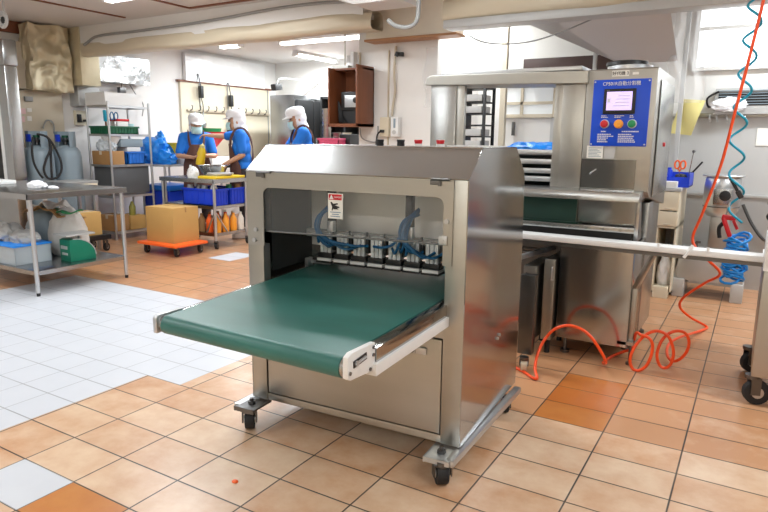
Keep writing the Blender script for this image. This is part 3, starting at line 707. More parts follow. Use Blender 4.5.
# lower cabinet
b = MB(); b.box(-1.05, -.602, 3.985, 4.42, .118, .762, .004); lc = b.build('lower_cabinet', 'mirror', TM)
b = MB(); b.box(-1.048, -.604, 3.98, 3.985, .12, .758); b.build('cabinet_door', 'mirror', lc)
b = MB(); b.box(-2.0, -.68, 4.44, 4.9, .03, .8); b.build('base_housing', 'dark_steel', TM)  # base lowered close to the floor to block light and darken beneath
b = MB(); b.box(-.66, -.6, 4.42, 4.9, .1, 1.0, .004); b.build('rear_leg', 'steel', TM)
for x, y in ((-1.0, 4.06), (-.66, 4.34), (-1.95, 4.35), (-1.95, 4.8), (-.64, 4.8)):
    b = MB(); b.cyl((x, y, 0), (x, y, .02), .03, seg=18); b.cyl((x, y, .02), (x, y, .15), .011, seg=10); b.build('levelling_foot', 'dark_steel', TM)
# side plate of the tower with vertical handle and switch
b = MB(); b.box(-.576, -.57, 4.3, 4.95, 1.05, 1.78, .003); b.build('tower_side_plate', 'steel', tw)
b = MB(); b.cyl((-.57, 4.6, 1.38), (-.56, 4.6, 1.38), .014, seg=12); b.build('side_switch', 'red', tw)

# two narrow pull-out units left of the cabinet
for k, (x0, x1, zt, y0) in enumerate(((-1.25, -1.165, .6, 3.86), (-1.135, -1.065, .645, 3.93))):
    t = thing('pull_out_unit', ('narrow stainless pull-out unit with dark handle, beside the conveyor machine', 'narrow stainless pull-out unit with bright handle, next to the reflecting cabinet')[k], 'unit', (0, 0, 0), 0, 'pull-out units under the white rail')
    b = MB(); b.box(x0, x1, y0, y0 + .4, .1, zt, .006); b.build('body', 'steel_plate', t)
    b = MB(); xm = (x0 + x1) / 2 + (-.02 if k == 0 else .022); b.tube(catmull([(xm, y0, zt - .05), (xm, y0 - .02, zt - .055), (xm, y0 - .02, zt - .13), (xm, y0, zt - .135)], 4), .005, 8); b.build('handle', 'dark_steel' if k == 0 else 'alu', t)
    for yy in (y0 + .05, y0 + .35):
        b = MB(); b.cyl((((x0 + x1) / 2), yy, 0), ((x0 + x1) / 2, yy, .1), .018, seg=14); b.build('foot', 'black', t)
# slide rails in front of them
t = thing('roller_frame', 'grey slide frame with rollers reaching from under the white rail towards the conveyor machine', 'frame')
b = MB(); b.bar((-1.29, 3.62, .66), (-1.15, 4.2, .68), .03, .03, .004); b.bar((-1.6, 3.62, .66), (-1.46, 4.2, .68), .03, .03, .004); b.build('rail', 'alu', t)
b = MB(); b.box(-1.62, -1.3, 3.62, 3.66, .56, .64, .004); b.build('cross_bar', 'steel', t)
for k in range(4):
    b = MB(); b.cyl((-1.58 + .03 * k, 3.7 + .13 * k, .67), (-1.29 + .03 * k, 3.7 + .13 * k, .67), .014, seg=12); b.build('roller', 'dark_steel', t)
b = MB(); wx = sy(525, 361, 3.56).x; b.box(wx - .06, wx + .03, 3.58, 3.64, .1, .6, .004); b.build('leg', 'dark_steel', t)
b = MB(); b.box(-1.6, -1.55, 3.60, 3.66, .1, .66, .004); b.build('leg', 'steel', t)
caster(t, wx, 3.54, .1, .05, .035, .3, tyre='cream'); caster(t, -1.575, 3.62, .1, .05, .035, .1, tyre='cream')
# white guide rail crossing to the right
t = thing('guide_rail', 'long white guide rail running across to the cabinet at the right edge', 'rail')
b = MB(); b.bar((-1.9, 3.95, .79), (.12, 3.95, .775), .12, .036, .006, up=(0, 0, 1)); 
b.build('rail_cover', 'white', t)
b = MB(); b.bar((-1.9, 3.94, .756), (.12, 3.94, .744), .08, .02, up=(0, 0, 1)); b.build('rail_profile', 'dark_steel', t)
for x in (-.46, -.2):
    b = MB(); b.cyl((x, 3.89, .79), (x, 3.89, .815), .008, seg=8); b.build('rail_pin', 'white', t)
b = MB(); b.bar((-.32, 3.885, .745), (-.28, 3.9, .82), .03, .012, .002); b.build('rail_joint', 'white', t)
b = MB(); b.bar((-.49, 3.99, .74), (-.585, 4.03, .5), .035, .03, .004); b.bar((-.585, 4.03, .5), (-.585, 4.03, .16), .035, .03, .004); b.box(-.66, -.56, 3.98, 4.1, .14, .16); b.build('support_leg', 'steel_plate', t)
b = MB(); b.cyl((-.585, 4.03, 0), (-.585, 4.03, .14), .008, seg=8); b.cyl((-.585, 4.03, 0), (-.585, 4.03, .015), .02, seg=14); b.build('foot', 'dark_steel', t)

# ------------------------------------------------------------------ cabinet cut by the right edge
t = thing('machine_cabinet', 'stainless cabinet on black casters cut off by the right edge of the picture', 'cabinet', (0, 0, 0))
b = MB(); b.box(.075, .75, 3.72, 4.42, .165, .745, .006); b.build('body', 'steel_plate', t)
b = MB(); b.box(.07, .75, 3.71, 3.98, .755, .93, .01); b.box(.07, .75, 3.71, 4.42, .745, .757); b.build('white_block', 'white', t)
for z in (1.02, 1.09):
    b = MB(); b.cyl((.09, 3.8, z - .06), (.09, 3.8, z), .02, seg=16); b.ball((.09, 3.8, z), .035, (1, 1, .8)); b.build('clamp_knob', 'black', t)
b = MB(); b.cyl((.09, 3.8, .92), (.09, 3.8, 1.02), .018, seg=14); b.build('clamp_post', 'white', t)
caster(t, .085, 3.76, .165, .068, .042, R(-70)); caster(t, .06, 4.3, .165, .062, .042, R(-60)); caster(t, .65, 3.8, .165, .068, .04, .2)
# ------------------------------------------------------------------ rear right bay
# tray rack seen through the opening of the tall machine
t = thing('tray_rack', 'black rack of pale trays standing behind the tall machine opening', 'rack')
rx0, rx1, ry = -2.36, -2.13, 5.25
for x in (rx0, rx1):
    for y in (ry, ry + .22):
        b = MB(); b.box(x - .012, x + .012, y - .012, y + .012, 0, 1.86, .002); b.build('post', 'black', t)
b = MB(); b.box(rx0, rx1, ry, ry + .22, 1.84, 1.86); b.box(rx0, rx0 + .01, ry, ry + .22, .1, 1.85); b.build('panel', 'black', t)
b = MB()
for k in range(14): b.box(rx0, rx1, ry, ry + .22, .42 + k * .1, .432 + k * .1)
b.build('runners', 'black', t)
for k in range(14):
    z = .434 + k * .1
    if k == 11: continue
    b = MB(); b.box(rx0 + .012, rx1 - .02, ry - .015, ry + .2, z, z + .058, .006)
    tag(b.build('tray', 'lgrey'), 'pale tray in the black rack behind the tall machine', 'tray', 'trays in the black rack')
# blue sheet on a bench
def lump(c, r, sc, amp, seed, seg=26, flat=True):
    b = MB(); bmesh.ops.create_icosphere(b.bm, subdivisions=4, radius=1); o3 = Vector((seed * 1.37, seed * .71, seed * 2.3))
    for v in b.bm.verts:
        n_ = v.co.normalized(); q = n_ * 1.25 + o3; w = noise.noise_vector(q)
        h1 = 1 - 2 * abs(noise.noise(q * 1.3 + w * .9)); h2 = 1 - 2 * abs(noise.noise(q * 2.9 + w * 1.5)); h3 = 1 - 2 * abs(noise.noise(q * 6.0 + w))
        v.co = n_ * (1 + amp * (.8 * h1 + .45 * h2 + .2 * h3 - .4))
        v.co = Vector((v.co.x * r * sc[0], v.co.y * r * sc[1], v.co.z * r * sc[2]))
    if flat:
        zmin = -.6 * r * sc[2]
        for v in b.bm.verts: v.co.z = max(v.co.z, zmin)
        for v in b.bm.verts: v.co.z -= zmin
    for v in b.bm.verts: v.co += Vector(c)
    return b
t = thing('bench', 'bench by the back wall behind the tall machine', 'bench', (0, 0, 0))
b = MB(); b.box(-2.5, -1.4, 5.75, 6.4, 1.16, 1.2, .004); b.build('bench_top', 'steel_plate', t)
for x in (-2.45, -1.45):
    for y in (5.8, 6.35):
        b = MB(); b.box(x - .02, x + .02, y - .02, y + .02, 0, 1.16); b.build('leg', 'alu', t)
p = sy(537, 143, 6.0)
tag(lump((p.x, 6.0, 1.2), .2, (1.5, .9, .55), .3, 21).build('plastic_sheet', 'bluebag', ang=70), 'crumpled blue plastic sheet on the bench behind the rollers', 'plastic sheet')
b = MB(); p = sy(513, 130, 6.8); b.box(p.x - .012, p.x + .012, 6.78, 6.83, p.z - .06, p.z + .09, .004)
tag(b.build('wall_hook', 'dark_steel'), 'short dark bar fixed to the wall under the small window', 'hook')
# poles, dark board, plastic film
for (px_, y0, y1, lab, mm, ww) in ((507, 20, 70, 'pale vertical post behind the top of the tall machine, left of the dark board', 'beige', .06), (598, 20, 70, 'thin pale vertical post in front of the dark brown board', 'lgrey', .035), (690, 8, 115, 'pinkish upright post by the hanging yellow paper', 'lgrey', .04)):
    Yp = 6.5 if px_ < 650 else 6.6
    a = sy(px_, y0, Yp)
    b = MB(); b.box(a.x - ww / 2, a.x + ww / 2, Yp - ww / 2, Yp + ww / 2, 0, HC, .003)
    tag(b.build('upright_post', mm), lab, 'post')
a, c = sy(525, 62, 6.65), sy(612, 70, 6.65)
b = MB(); b.box(a.x, c.x, 6.6, YR, 2.02, 2.24, .006)
tag(b.build('storage_board', 'darkbrown'), 'dark brown board fixed high on the wall above the tall machine', 'board')
b = MB(); b.sheet(lambda u, v: Vector((-3.0 + .42 * u + .02 * math.sin(v * 9), 5.766 + .008 * math.sin(u * 21) + .006 * math.sin(v * 13 + u * 5), 1.72 + .58 * v)), 24, 14, .002)
tag(b.build('plastic_film', 'film', ang=70), 'crinkled clear film hanging at the right edge of the pillar', 'plastic film')
b = MB(); b.sheet(lambda u, v: Vector((-.82 + .3 * u + .03 * math.sin(v * 11), 6.45 + .03 * math.sin(u * 15 + v * 4), 1.75 + 1.05 * v)), 20, 20, .002)
tag(b.build('plastic_film', 'film', ang=70), 'clear crinkled film hanging in front of the bright window', 'plastic film')
# sagging wire
pts = [sy(467, 34, 5.47), sy(480, 41, 5.47), sy(500, 44, 5.47), sy(528, 42, 5.47), sy(556, 34, 5.47), sy(590, 20, 5.47), sy(613, 8, 5.47)]
b = MB(); b.tube(catmull(pts, 6), .006, 6); tag(b.build('sagging_wire', 'grey'), 'thin wire sagging under the ceiling above the tall machine', 'wire')
# hanging yellow paper
a, c = sy(680, 100, 6.7), sy(700, 104, 6.7)
b = MB(); b.sheet(lambda u, v: Vector((-.70 + .2 * u + .09 * (v - 1), 6.66 + .02 * math.sin(u * 3 + v * 4), 1.48 + .32 * v - .02 * u)), 8, 10, .006)
tag(b.build('hanging_paper', 'paleyellow', ang=60), 'pale yellow paper pad hanging from the hook rail', 'paper')
# hook rail
t = thing('hook_rail', 'steel hook rail along the wall under the louvred unit', 'rail')
zr = sy(720, 115, 6.78).z
b = MB(); b.box(-.98, .5, YR - .05, YR - .012, zr - .02, zr + .02, .004); b.build('rail', 'steel_plate', t)
for px_ in (695, 710, 717, 727, 745):
    x = sy(px_, 115, 6.78).x
    b = MB(); b.tube(catmull([(x, YR - .05, zr), (x, YR - .09, zr - .01), (x + .005, YR - .1, zr - .05), (x + .01, YR - .07, zr - .06)], 4), .008, 7); b.build('hook', 'dark_steel' if px_ == 695 else 'alu', t)
# louvred unit
t = thing('louvre_unit', 'white louvred ventilation unit with dark slots on the right wall', 'vent')
a, c = sy(716, 90, 6.8), sy(770, 112, 6.8)
b = MB(); b.box(a.x, .45, YR - .1, YR - .012, c.z - .02, a.z + .01, .006); b.build('case', 'lgrey', t)
b = MB(); b.box(a.x + .03, .42, YR - .104, YR - .1, c.z + .06, a.z - .03); b.build('grille_back', 'black', t)
b = MB()
for k in range(6): z = c.z + .07 + k * .024; b.box(a.x + .03, .42, YR - .112, YR - .1, z, z + .006)
b.build('slats', 'gas', t)
b = MB(); b.tube(catmull([(a.x + .03, YR - .11, a.z - .02), (a.x - .06, YR - .12, a.z - .08), (a.x - .04, YR - .1, a.z - .16), (a.x + .02, YR - .1, a.z - .1)], 5), .01, 7); b.build('cable', 'black', t)
tag(lump((a.x + .12, YR - .13, a.z - .14), .07, (1.7, .2, .8), .4, 30, flat=False).build('crumpled_film', 'cloth', ang=70), 'crumpled white film stuck over the left of the louvred unit', 'plastic film')
# small louvred box seen past the tower
b = MB(); b.box(-1.12, -.86, YR - .08, YR - .012, 1.66, 1.84, .006); o = tag(b.build('vent_box', 'lgrey'), 'small dark-slotted vent box peeking out right of the control tower', 'vent')
b = MB(); b.box(-1.1, -.88, YR - .085, YR - .08, 1.7, 1.82); b.build('grille', 'dark_steel', o)
# drawer cabinet
t = thing('drawer_cabinet', 'narrow beige drawer cabinet against the grey wall, right of the control tower', 'cabinet')
dx0, dx1, dy0, dy1 = -.735, -.575, 6.0, 6.62
b = MB(); b.box(dx0, dx0 + .012, dy0, dy1, .04, .97); b.box(dx1 - .012, dx1, dy0, dy1, .04, .97); b.box(dx0, dx1, dy1 - .012, dy1, .04, .97); b.box(dx0, dx1, dy0, dy1, .04, .06); b.box(dx0, dx1, dy0, dy1, .64, .655)
b.build('carcass', 'cream', t)
b = MB(); b.box(dx0 - .01, dx1 + .01, dy0 - .015, dy1 + .01, .97, 1.0, .004); b.build('cabinet_top', 'lgrey', t)
for z0, z1 in ((.80, .965), (.66, .79)):
    b = MB(); b.box(dx0 + .004, dx1 - .004, dy0 - .014, dy0 + .004, z0, z1, .004); d_ = b.build('drawer', 'cream', t)
    b = MB(); b.box(dx0 + .05, dx1 - .05, dy0 - .022, dy0 - .014, z0 + .01, z0 + .022, .003); b.build('drawer_pull', 'beige', d_)
b = MB(); b.box(dx0 + .01, dx1 - .02, dy0 - .02, dy0 + .1, .0, .11, .004); b.build('plinth_box', 'cream', t)
tag(lump((dx0 + .085, 6.1, .11), .075, (.75, .9, 2.2), .25, 33).build('detergent_bag', 'sack', ang=70), 'white and blue bag in the open bottom of the drawer cabinet', 'bag')
tag(lump((dx0 + .05, 6.3, .06), .07, (.5, .8, 2.6), .2, 34).build('red_bag', 'red', ang=70), 'red bag behind the white one in the drawer cabinet', 'bag')
t = tag(lump((dx0 + .085, 6.092, .2), .04, (.9, .9, .8), .2, 35).build('blue_wad', 'blue', ang=70), 'blue wad of plastic on the white bag in the drawer cabinet', 'bag')
# things on the drawer cabinet
t = thing('tool_tray', 'blue open tray on top of the beige drawer cabinet', 'tray')
b = MB(); b.box(dx0 + .02, dx1 + .055, 6.1, 6.5, 1.0, 1.01); b.box(dx0 + .02, dx1 + .055, 6.1, 6.115, 1.0, 1.09); b.box(dx0 + .02, dx1 + .055, 6.485, 6.5, 1.0, 1.12); b.box(dx0 + .02, dx0 + .03, 6.1, 6.5, 1.0, 1.1); b.box(dx1 + .045, dx1 + .055, 6.1, 6.5, 1.0, 1.12); b.build('tray', 'blue', t)
b = MB(); b.box(dx0 - .005, dx1 - .03, 6.0, 6.09, 1.0, 1.055, .006); tag(b.build('white_box', 'white'), 'white flat box in front of the blue tray', 'box')
b = MB(); b.box(dx0 - .008, dx0 + .004, 5.99, 6.03, 1.0, 1.075, .003); tag(b.build('yellow_marker', 'yellow'), 'small yellow piece beside the white flat box', 'marker')
b = MB(); b.cyl((dx0 + .035, 6.2, 1.01), (dx0 + .035, 6.2, 1.15), .028, seg=18, bev=.004); b.cyl((dx0 + .035, 6.2, 1.15), (dx0 + .035, 6.2, 1.17), .018, seg=14); tag(b.build('ink_bottle', 'blue'), 'dark blue bottle standing in the blue tray', 'bottle')
t = thing('scissors', 'orange-handled scissors standing upright in the blue tray', 'scissors')
cx, cy = dx0 + .115, 6.25
for s in (-1, 1):
    ring = [(cx + s * .024 + .021 * math.cos(a), cy, 1.195 + .036 * math.sin(a)) for a in [k / 14 * 2 * PI for k in range(14)]]
    b = MB(); b.tube(ring, .008, 8, closed=True); b.bar((cx + s * .016, cy, 1.165), (cx - s * .003, cy, 1.13), .014, .012, .003); b.build('handle', 'orange', t)
    b = MB(); b.bar((cx - s * .003, cy + s * .003, 1.14), (cx - s * .006, cy + s * .003, 1.01), .016, .003); b.build('blade', 'steel', t)
b = MB(); b.lathe([(0, 0), (.055, 0), (.06, .05), (.045, .09), (0, .1)], 20, (cx - .0, 6.4, 1.01)); tag(b.build('tape_roll', 'black'), 'black roll behind the orange scissors in the blue tray', 'roll')
t = thing('knife', 'dark-handled knife leaning out of the blue tray', 'knife')
b = MB(); b.bar((dx1 + .03, 6.46, 1.1), (dx1 + .12, 6.46, 1.22), .02, .016, .004); b.build('handle', 'black', t)
b = MB(); b.bar((dx1 - .04, 6.46, 1.012), (dx1 + .03, 6.46, 1.1), .03, .003); b.build('blade', 'steel', t)
t = thing('whisk_rod', 'thin metal rod with a ball top standing in the blue tray', 'rod')
b = MB(); b.cyl((dx1 + .02, 6.3, 1.01), (dx1 + .05, 6.3, 1.31), .004, seg=8); b.build('shaft', 'steel', t)
b = MB(); b.ball((dx1 + .051, 6.3, 1.315), .015); b.build('ball_top', 'dark_steel', t)
# drum on a grey pedestal
t = thing('mixing_drum', 'round stainless drum with a dark hole on a grey pedestal by the wall', 'drum machine')
mx, my = -.262, 6.32
b = MB(); b.lathe([(0, .74), (.10, .745), (.125, .77), (.14, .8), (.15, .9), (.148, 1.02), (.14, 1.085), (.13, 1.1), (0, 1.1)], 40, (mx, my, 0)); b.build('drum', 'alu', t)
b = MB(); b.lathe([(.0, 1.1), (.165, 1.1), (.17, 1.107), (.165, 1.114), (0, 1.118)], 36, (mx, my, 0)); b.build('lid', 'alu', t)
b = MB(); b.tube([(mx + .147 * math.cos(a), my + .147 * math.sin(a), .835) for a in [k / 30 * 2 * PI for k in range(30)]], .005, 6, closed=True); b.build('hoop', 'dark_steel', t)
b = MB(); b.cyl((mx + .03, my - .172, .94), (mx + .03, my - .155, .94), .045, seg=24, bev=.004); b.build('port', 'dark', t)
b = MB(); b.box(mx + .0 - .06, mx + .08, my - .16, my - .12, .86, 1.0, .004); b.build('port_plate', 'steel', t)
b = MB(); b.box(mx - .07, mx + .09, my - .07, my + .1, .4, .75, .006); b.build('column', 'steel_plate', t)
b = MB(); b.box(-.55, -.02, my - .16, my + .22, .16, .43, .01); b.prism([(-.58, .16), (-.55, .36), (-.48, .16)], 'y', my - .14, my + .2); b.build('base_box', 'wains', t)
for x in (-.53, -.06):
    b = MB(); b.box(x - .05, x + .05, my - .18, my + .2, 0, .17, .012); b.build('foot', 'lgrey', t)
b = MB(); b.box(-.43, -.4, my - .19, my - .16, .38, .52, .004); b.bar((-.42, my - .18, .52), (-.38, my - .18, .52), .02, .02); b.build('lever', 'dark_steel', t)
b = MB(); b.tube(catmull([(-.1, 6.8, .82), (-.02, 6.8, .66), (.08, 6.8, .52), (.16, 6.81, .49), (.5, 6.815, .49)], 6), .014, 8); tag(b.build('drain_pipe', 'dark_steel'), 'dark bent pipe running along the grey wall right of the drum', 'pipe')
# blurred sticker on the wall
a = sy(764, 137, YR - .015); b = MB(); b.box(a.x - .06, a.x + .1, YR - .02, YR - .012, a.z - .08, a.z + .08); tag(b.build('wall_notice', 'paper'), 'pale lilac notice on the grey wall at the right edge', 'notice')

# ------------------------------------------------------------------ air hoses
T = []
T.append(sy(765, -12, 4.5)); T.append(sy(763, 2, 4.5)); T.append(sy(750, 55, 4.52)); T.append(sy(735, 112, 4.55)); T.append(sy(721, 165, 4.58)); T.append(sy(703, 212, 4.6)); T.append(sy(693, 236, 4.62)); T.append(sy(696, 248, 4.6)); T.append(sy(708, 260, 4.65)); T.append(sy(720, 274, 4.75)); T.append(sy(705, 283, 4.85)); T.append(sy(684, 297, 4.95)); T.append(sy(680, 307, 5.0)); T.append(sy(690, 317, 5.05))
g = lambda x, y, Y: (lambda v: Vector((v.x, v.y, max(v.z, .009))))(sy(x, y, Y))
for x, y, Y in ((706, 327, 5.2), (704, 330, 5.1), (690, 334, 4.8), (678, 338, 4.55), (669, 344, 4.4), (667, 354, 4.25), (672, 361, 4.15), (680, 359, 4.12), (687, 351, 4.1), (689, 341, 4.1), (685, 333, 4.1), (677, 331, 4.08), (668, 334, 4.06), (661, 342, 4.04), (657, 354, 4.02), (659, 364, 4.02), (664, 368, 4.02), (670, 365, 4.02), (673.5, 355, 4.02), (672, 344, 4.02), (667, 335, 4.02), (658, 331, 4.02), (649, 333, 4.0), (640, 340, 3.96), (633, 350, 3.94), (630, 361, 3.93), (633, 369, 3.93), (639, 371.5, 3.93), (646, 366, 3.93), (651, 356, 3.93), (652.5, 345, 3.93), (649, 338, 3.93), (641, 335, 3.94), (636, 333.5, 4.0)):
    T.append(g(x, y, Y))
T += [Vector((-.585, 4.1, .09)), Vector((-.64, 4.15, .04)), Vector((-.7, 4.1, .012)), Vector((-.725, 3.95, .012)), g(606, 362, 3.8), g(600, 350, 3.74), g(591, 337, 3.72), g(581, 329, 3.72), g(568, 325.5, 3.72), g(555, 329, 3.7), g(545, 339, 3.68), g(538, 353, 3.62), g(535, 368, 3.52), g(537, 378, 3.45), g(532, 379, 3.46), g(524, 373, 3.52), g(516, 370, 3.56), g(505, 372, 3.6)]
b = MB(); b.tube(catmull(T, 8), .0095, 9); tag(b.build('air_hose', 'hose', ang=180), 'orange air hose hanging from the ceiling and looping across the floor', 'hose')
# teal spiral hose
pts = []
A0, A1, A2 = sy(758, -10, 5.0), sy(737, 140, 5.0), sy(736, 222, 5.0)
turns = 11
for k in range(turns * 14 + 1):
    u = k / (turns * 14); c = A0.lerp(A1, u / .65) if u < .65 else A1.lerp(A2, (u - .65) / .35)
    a = 2 * PI * turns * u * .62 + .5; r_ = .046
    pts.append(c + Vector((math.cos(a) * r_, math.sin(a) * r_, 0)))
t = thing('spiral_hose', 'teal coiled air line stretched down beside the orange hose', 'hose')
b = MB(); b.tube(pts, .0085, 8); b.build('coil', 'teal', t, ang=180)
b = MB(); e = pts[-30]; b.bar(e, e + Vector((.07, 0, -.12)), .022, .022, .005); b.bar(e + Vector((.05, 0, -.085)), e + Vector((.08, 0, -.135)), .035, .035, .008); b.build('coupling', 'black', t)
# red air gun and bunched blue coils
t = thing('air_gun', 'red air gun hanging above the bunched blue coils', 'air gun')
q = sy(728, 226, 5.0)
b = MB(); b.bar(q + Vector((-.035, 0, .06)), q + Vector((.02, 0, -.075)), .05, .03, .01); b.build('grip', 'red', t)
b = MB(); b.bar(q + Vector((-.045, 0, .065)), q + Vector((.045, 0, .055)), .045, .034, .012); b.bar(q + Vector((.03, 0, .04)), q + Vector((.06, 0, -.02)), .016, .02, .004); b.build('body', 'red', t)
b = MB(); b.cyl(q + Vector((-.02, 0, .075)), q + Vector((.0, 0, .19)), .006, seg=8); b.build('nozzle', 'alu', t)
b = MB(); b.tube(catmull([q + Vector((-.03, .01, .02)), q + Vector((-.055, .01, -.02)), q + Vector((-.045, .01, -.09))], 5), .014, 8); b.build('trigger_guard', 'black', t)
b = MB(); rr = random.Random(8); cc = sy(735, 258, 5.0); pts = []
for k in range(20 * 12):
    a = 2 * PI * k / 12; f = k / 240
    pts.append(cc + Vector((math.cos(a) * (.062 + .014 * math.sin(k * .7)) + .01 * math.sin(k * .13), math.sin(a) * .05, .15 - .30 * f + .05 * math.sin(a + .6) * math.sin(k * .11))))
b.tube(pts, .0095, 7); tag(b.build('hose_bundle', 'coilblue', ang=180), 'bunched blue spiral hose hanging behind the white rail', 'hose')
# ------------------------------------------------------------------ work table at the left edge
def worktable(name, label, x0, x1, y0, y1, zt, shelves, legs, mats, legmat='alu', group=None, edge=.05):
    t = thing(name, label, 'table', (0, 0, 0), 0, group)
    b = MB(); b.box(x0, x1, y0, y1, zt - .006, zt, .002)
    b.box(x0, x1, y0, y0 + .012, zt - edge, zt - .004); b.box(x0, x1, y1 - .012, y1, zt - edge, zt - .004); b.box(x0, x0 + .012, y0, y1, zt - edge, zt - .004); b.box(x1 - .012, x1, y0, y1, zt - edge, zt - .004)
    b.build('table_top', mats, t)
    for z in shelves:
        b = MB(); b.box(x0 + .03, x1 - .03, y0 + .03, y1 - .03, z - .006, z, .002); b.box(x0 + .03, x1 - .03, y0 + .03, y0 + .042, z - .04, z - .003); b.box(x1 - .042, x1 - .03, y0 + .03, y1 - .03, z - .04, z - .003); b.box(x0 + .03, x1 - .03, y1 - .042, y1 - .03, z - .04, z - .003); b.build('shelf', mats, t)
    for x, y in legs:
        b = MB(); b.cyl((x, y, .03), (x, y, zt - .01), .019, seg=16); l = b.build('leg', legmat, t)
        b = MB(); b.cyl((x, y, 0), (x, y, .035), .016, seg=12); b.build('foot', 'rubber', l)
    return t
worktable('work_table', 'stainless work table with lower shelf cut by the left edge', -7.0, -5.31, 2.95, 3.93, .905, (.225,), ((-5.345, 2.99), (-5.345, 3.89), (-6.96, 2.99), (sy(61.5, 215, 3.89).x, 3.89)), 'table_steel')
# rag
tag(lump((-5.85, 3.36, .905), .075, (1.35, .8, .55), .35, 41).build('rag', 'cloth', ang=70), 'white crumpled rag lying on the stainless work table', 'rag')
tag(lump((-5.7, 3.42, .905), .04, (1.6, .8, .4), .3, 42).build('rag', 'cloth', ang=70), 'flat small white rag right of the crumpled one on the work table', 'rag')
b = MB(); b.box(-6.95, -6.55, 3.2, 3.55, .905, .945, .012); tag(b.build('cutting_board', 'white'), 'white slab at the left edge of the work table', 'board')
# container on the shelf
t = thing('storage_box', 'clear plastic box with blue rim on the lower shelf of the work table', 'box')
zs = .225; cx0, cx1, cy0, cy1 = -6.4, -5.72, 3.02, 3.36
b = MB(); b.box(cx0, cx1, cy0, cy1, zs, zs + .008); b.box(cx0, cx1, cy0, cy0 + .008, zs, zs + .17); b.box(cx0, cx1, cy1 - .008, cy1, zs, zs + .17); b.box(cx0, cx0 + .008, cy0, cy1, zs, zs + .17); b.box(cx1 - .008, cx1, cy0, cy1, zs, zs + .17); b.build('tub', 'clear', t)
b = MB(); b.box(cx0 - .01, cx1 + .01, cy0 - .012, cy1 + .01, zs + .165, zs + .182, .005); b.build('lid', 'bluebag', t)
for k, (x, y, r_, s_) in enumerate(((-6.15, 3.2, .12, (1.2, .9, .8)), (-5.9, 3.22, .11, (1.2, .9, .6)))):
    tag(lump((x, y, zs + .182), r_, s_, .35, 50 + k).build('plastic_bag', 'lgrey', ang=70), ('grey crumpled bag heaped on the clear box, nearer the table edge', 'grey crumpled bag lying flatter on the clear box beside the table leg')[k], 'bag')
# spring scale
t = thing('kitchen_scale', 'green spring scale with a flat pan on the lower shelf', 'scale', (-5.56, 3.40, zs), R(-2)); t.scale = (.86, .86, .86)
prof = [(-.0, 0), (.30, 0), (.30, .05)] + [(.04 + .26 * math.cos(a), .05 + .2 * math.sin(a)) for a in [k / 8 * PI / 2 for k in range(1, 9)]] + [(.0, .235)]
b = MB(); b.prism(prof, 'x', -.1, .1, .008); b.build('body', 'scalegreen', t)
b = MB(); b.tube([(.101, y, z) for y, z in prof[2:11]], .006, 6); b.build('edge_trim', 'lgrey', t)
b = MB(); b.box(-.07, .05, -.006, .0, .135, .17); b.box(-.05, .05, -.006, .0, .07, .095); b.build('scale_label', 'lgrey', t)
b = MB(); b.cyl((0, .1, .22), (0, .1, .29), .02, seg=12); b.cyl((0, .18, .22), (0, .18, .29), .02, seg=12); b.build('pan_post', 'alu', t)
b = MB(); b.box(-.13, .13, -.05, .29, .285, .305, .006); b.build('pan', 'lgrey', t)
# sack and folded bags
t = thing('flour_sack', 'white woven sack slumped on the lower shelf behind the green scale', 'sack')
o = lump((0, 0, 0), .22, (.85, .75, 1.3), .12, 60, 32); o = o.build('sack_body', 'sack', t, ang=80); o.location = (-5.9, 3.66, zs)
t2 = thing('paper_sack', 'grey paper sack standing on the shelf left of the white sack', 'sack')
o = lump((0, 0, 0), .22, (1.0, .7, 1.3), .1, 61, 28).build('sack_body', 'gas', t2, ang=80); o.location = (-6.26, 3.64, zs)
b = MB(); b.sheet(lambda u, v: Vector((-6.4 + .6 * u, 3.5 + .3 * v, .63 + .07 * math.sin(u * 3.1) * (1 - .4 * v) - .05 * v + .012 * math.sin(u * 17 + v * 9))), 16, 8, .012); tag(b.build('folded_bag', 'card2', ang=70), 'brown paper bag folded flat on top of the sacks', 'bag')
b = MB(); b.sheet(lambda u, v: Vector((-6.32 + .35 * u, 3.52 + .25 * v, .665 + .07 * math.sin(u * 2.6) + .02 * math.sin(v * 7 + u * 11))), 16, 8, .014); tag(b.build('folded_bag', 'sack', ang=70), 'white plastic bag lying on the brown folded bag', 'bag')
b = MB(); b.sheet(lambda u, v: Vector((-6.04 + .26 * u, 3.54 + .22 * v, .68 - .02 * u + .012 * math.sin(u * 9 + v * 6))), 10, 8, .012); tag(b.build('folded_bag', 'green', ang=70), 'green printed bag on top of the sacks under the table', 'bag')
# tall stainless unit at the edge of the picture
t = thing('steam_cabinet', 'tall stainless cabinet with dark glazed door at the left edge', 'cabinet')
sx1 = -7.68
b = MB(); b.box(-8.22, sx1, 4.15, 4.3, 0, 2.2, .01); b.box(-8.22, sx1 - .0, 4.15, 4.32, 2.2, 2.5, .02); b.build('body', 'steel', t)
b = MB(); b.box(-8.22, -7.86, 4.135, 4.15, .8, 1.75, .004); d_ = b.build('door', 'dark', t)
b = MB(); b.box(-7.86, -7.845, 4.12, 4.15, .8, 1.75); b.build('door_edge', 'white', d_)
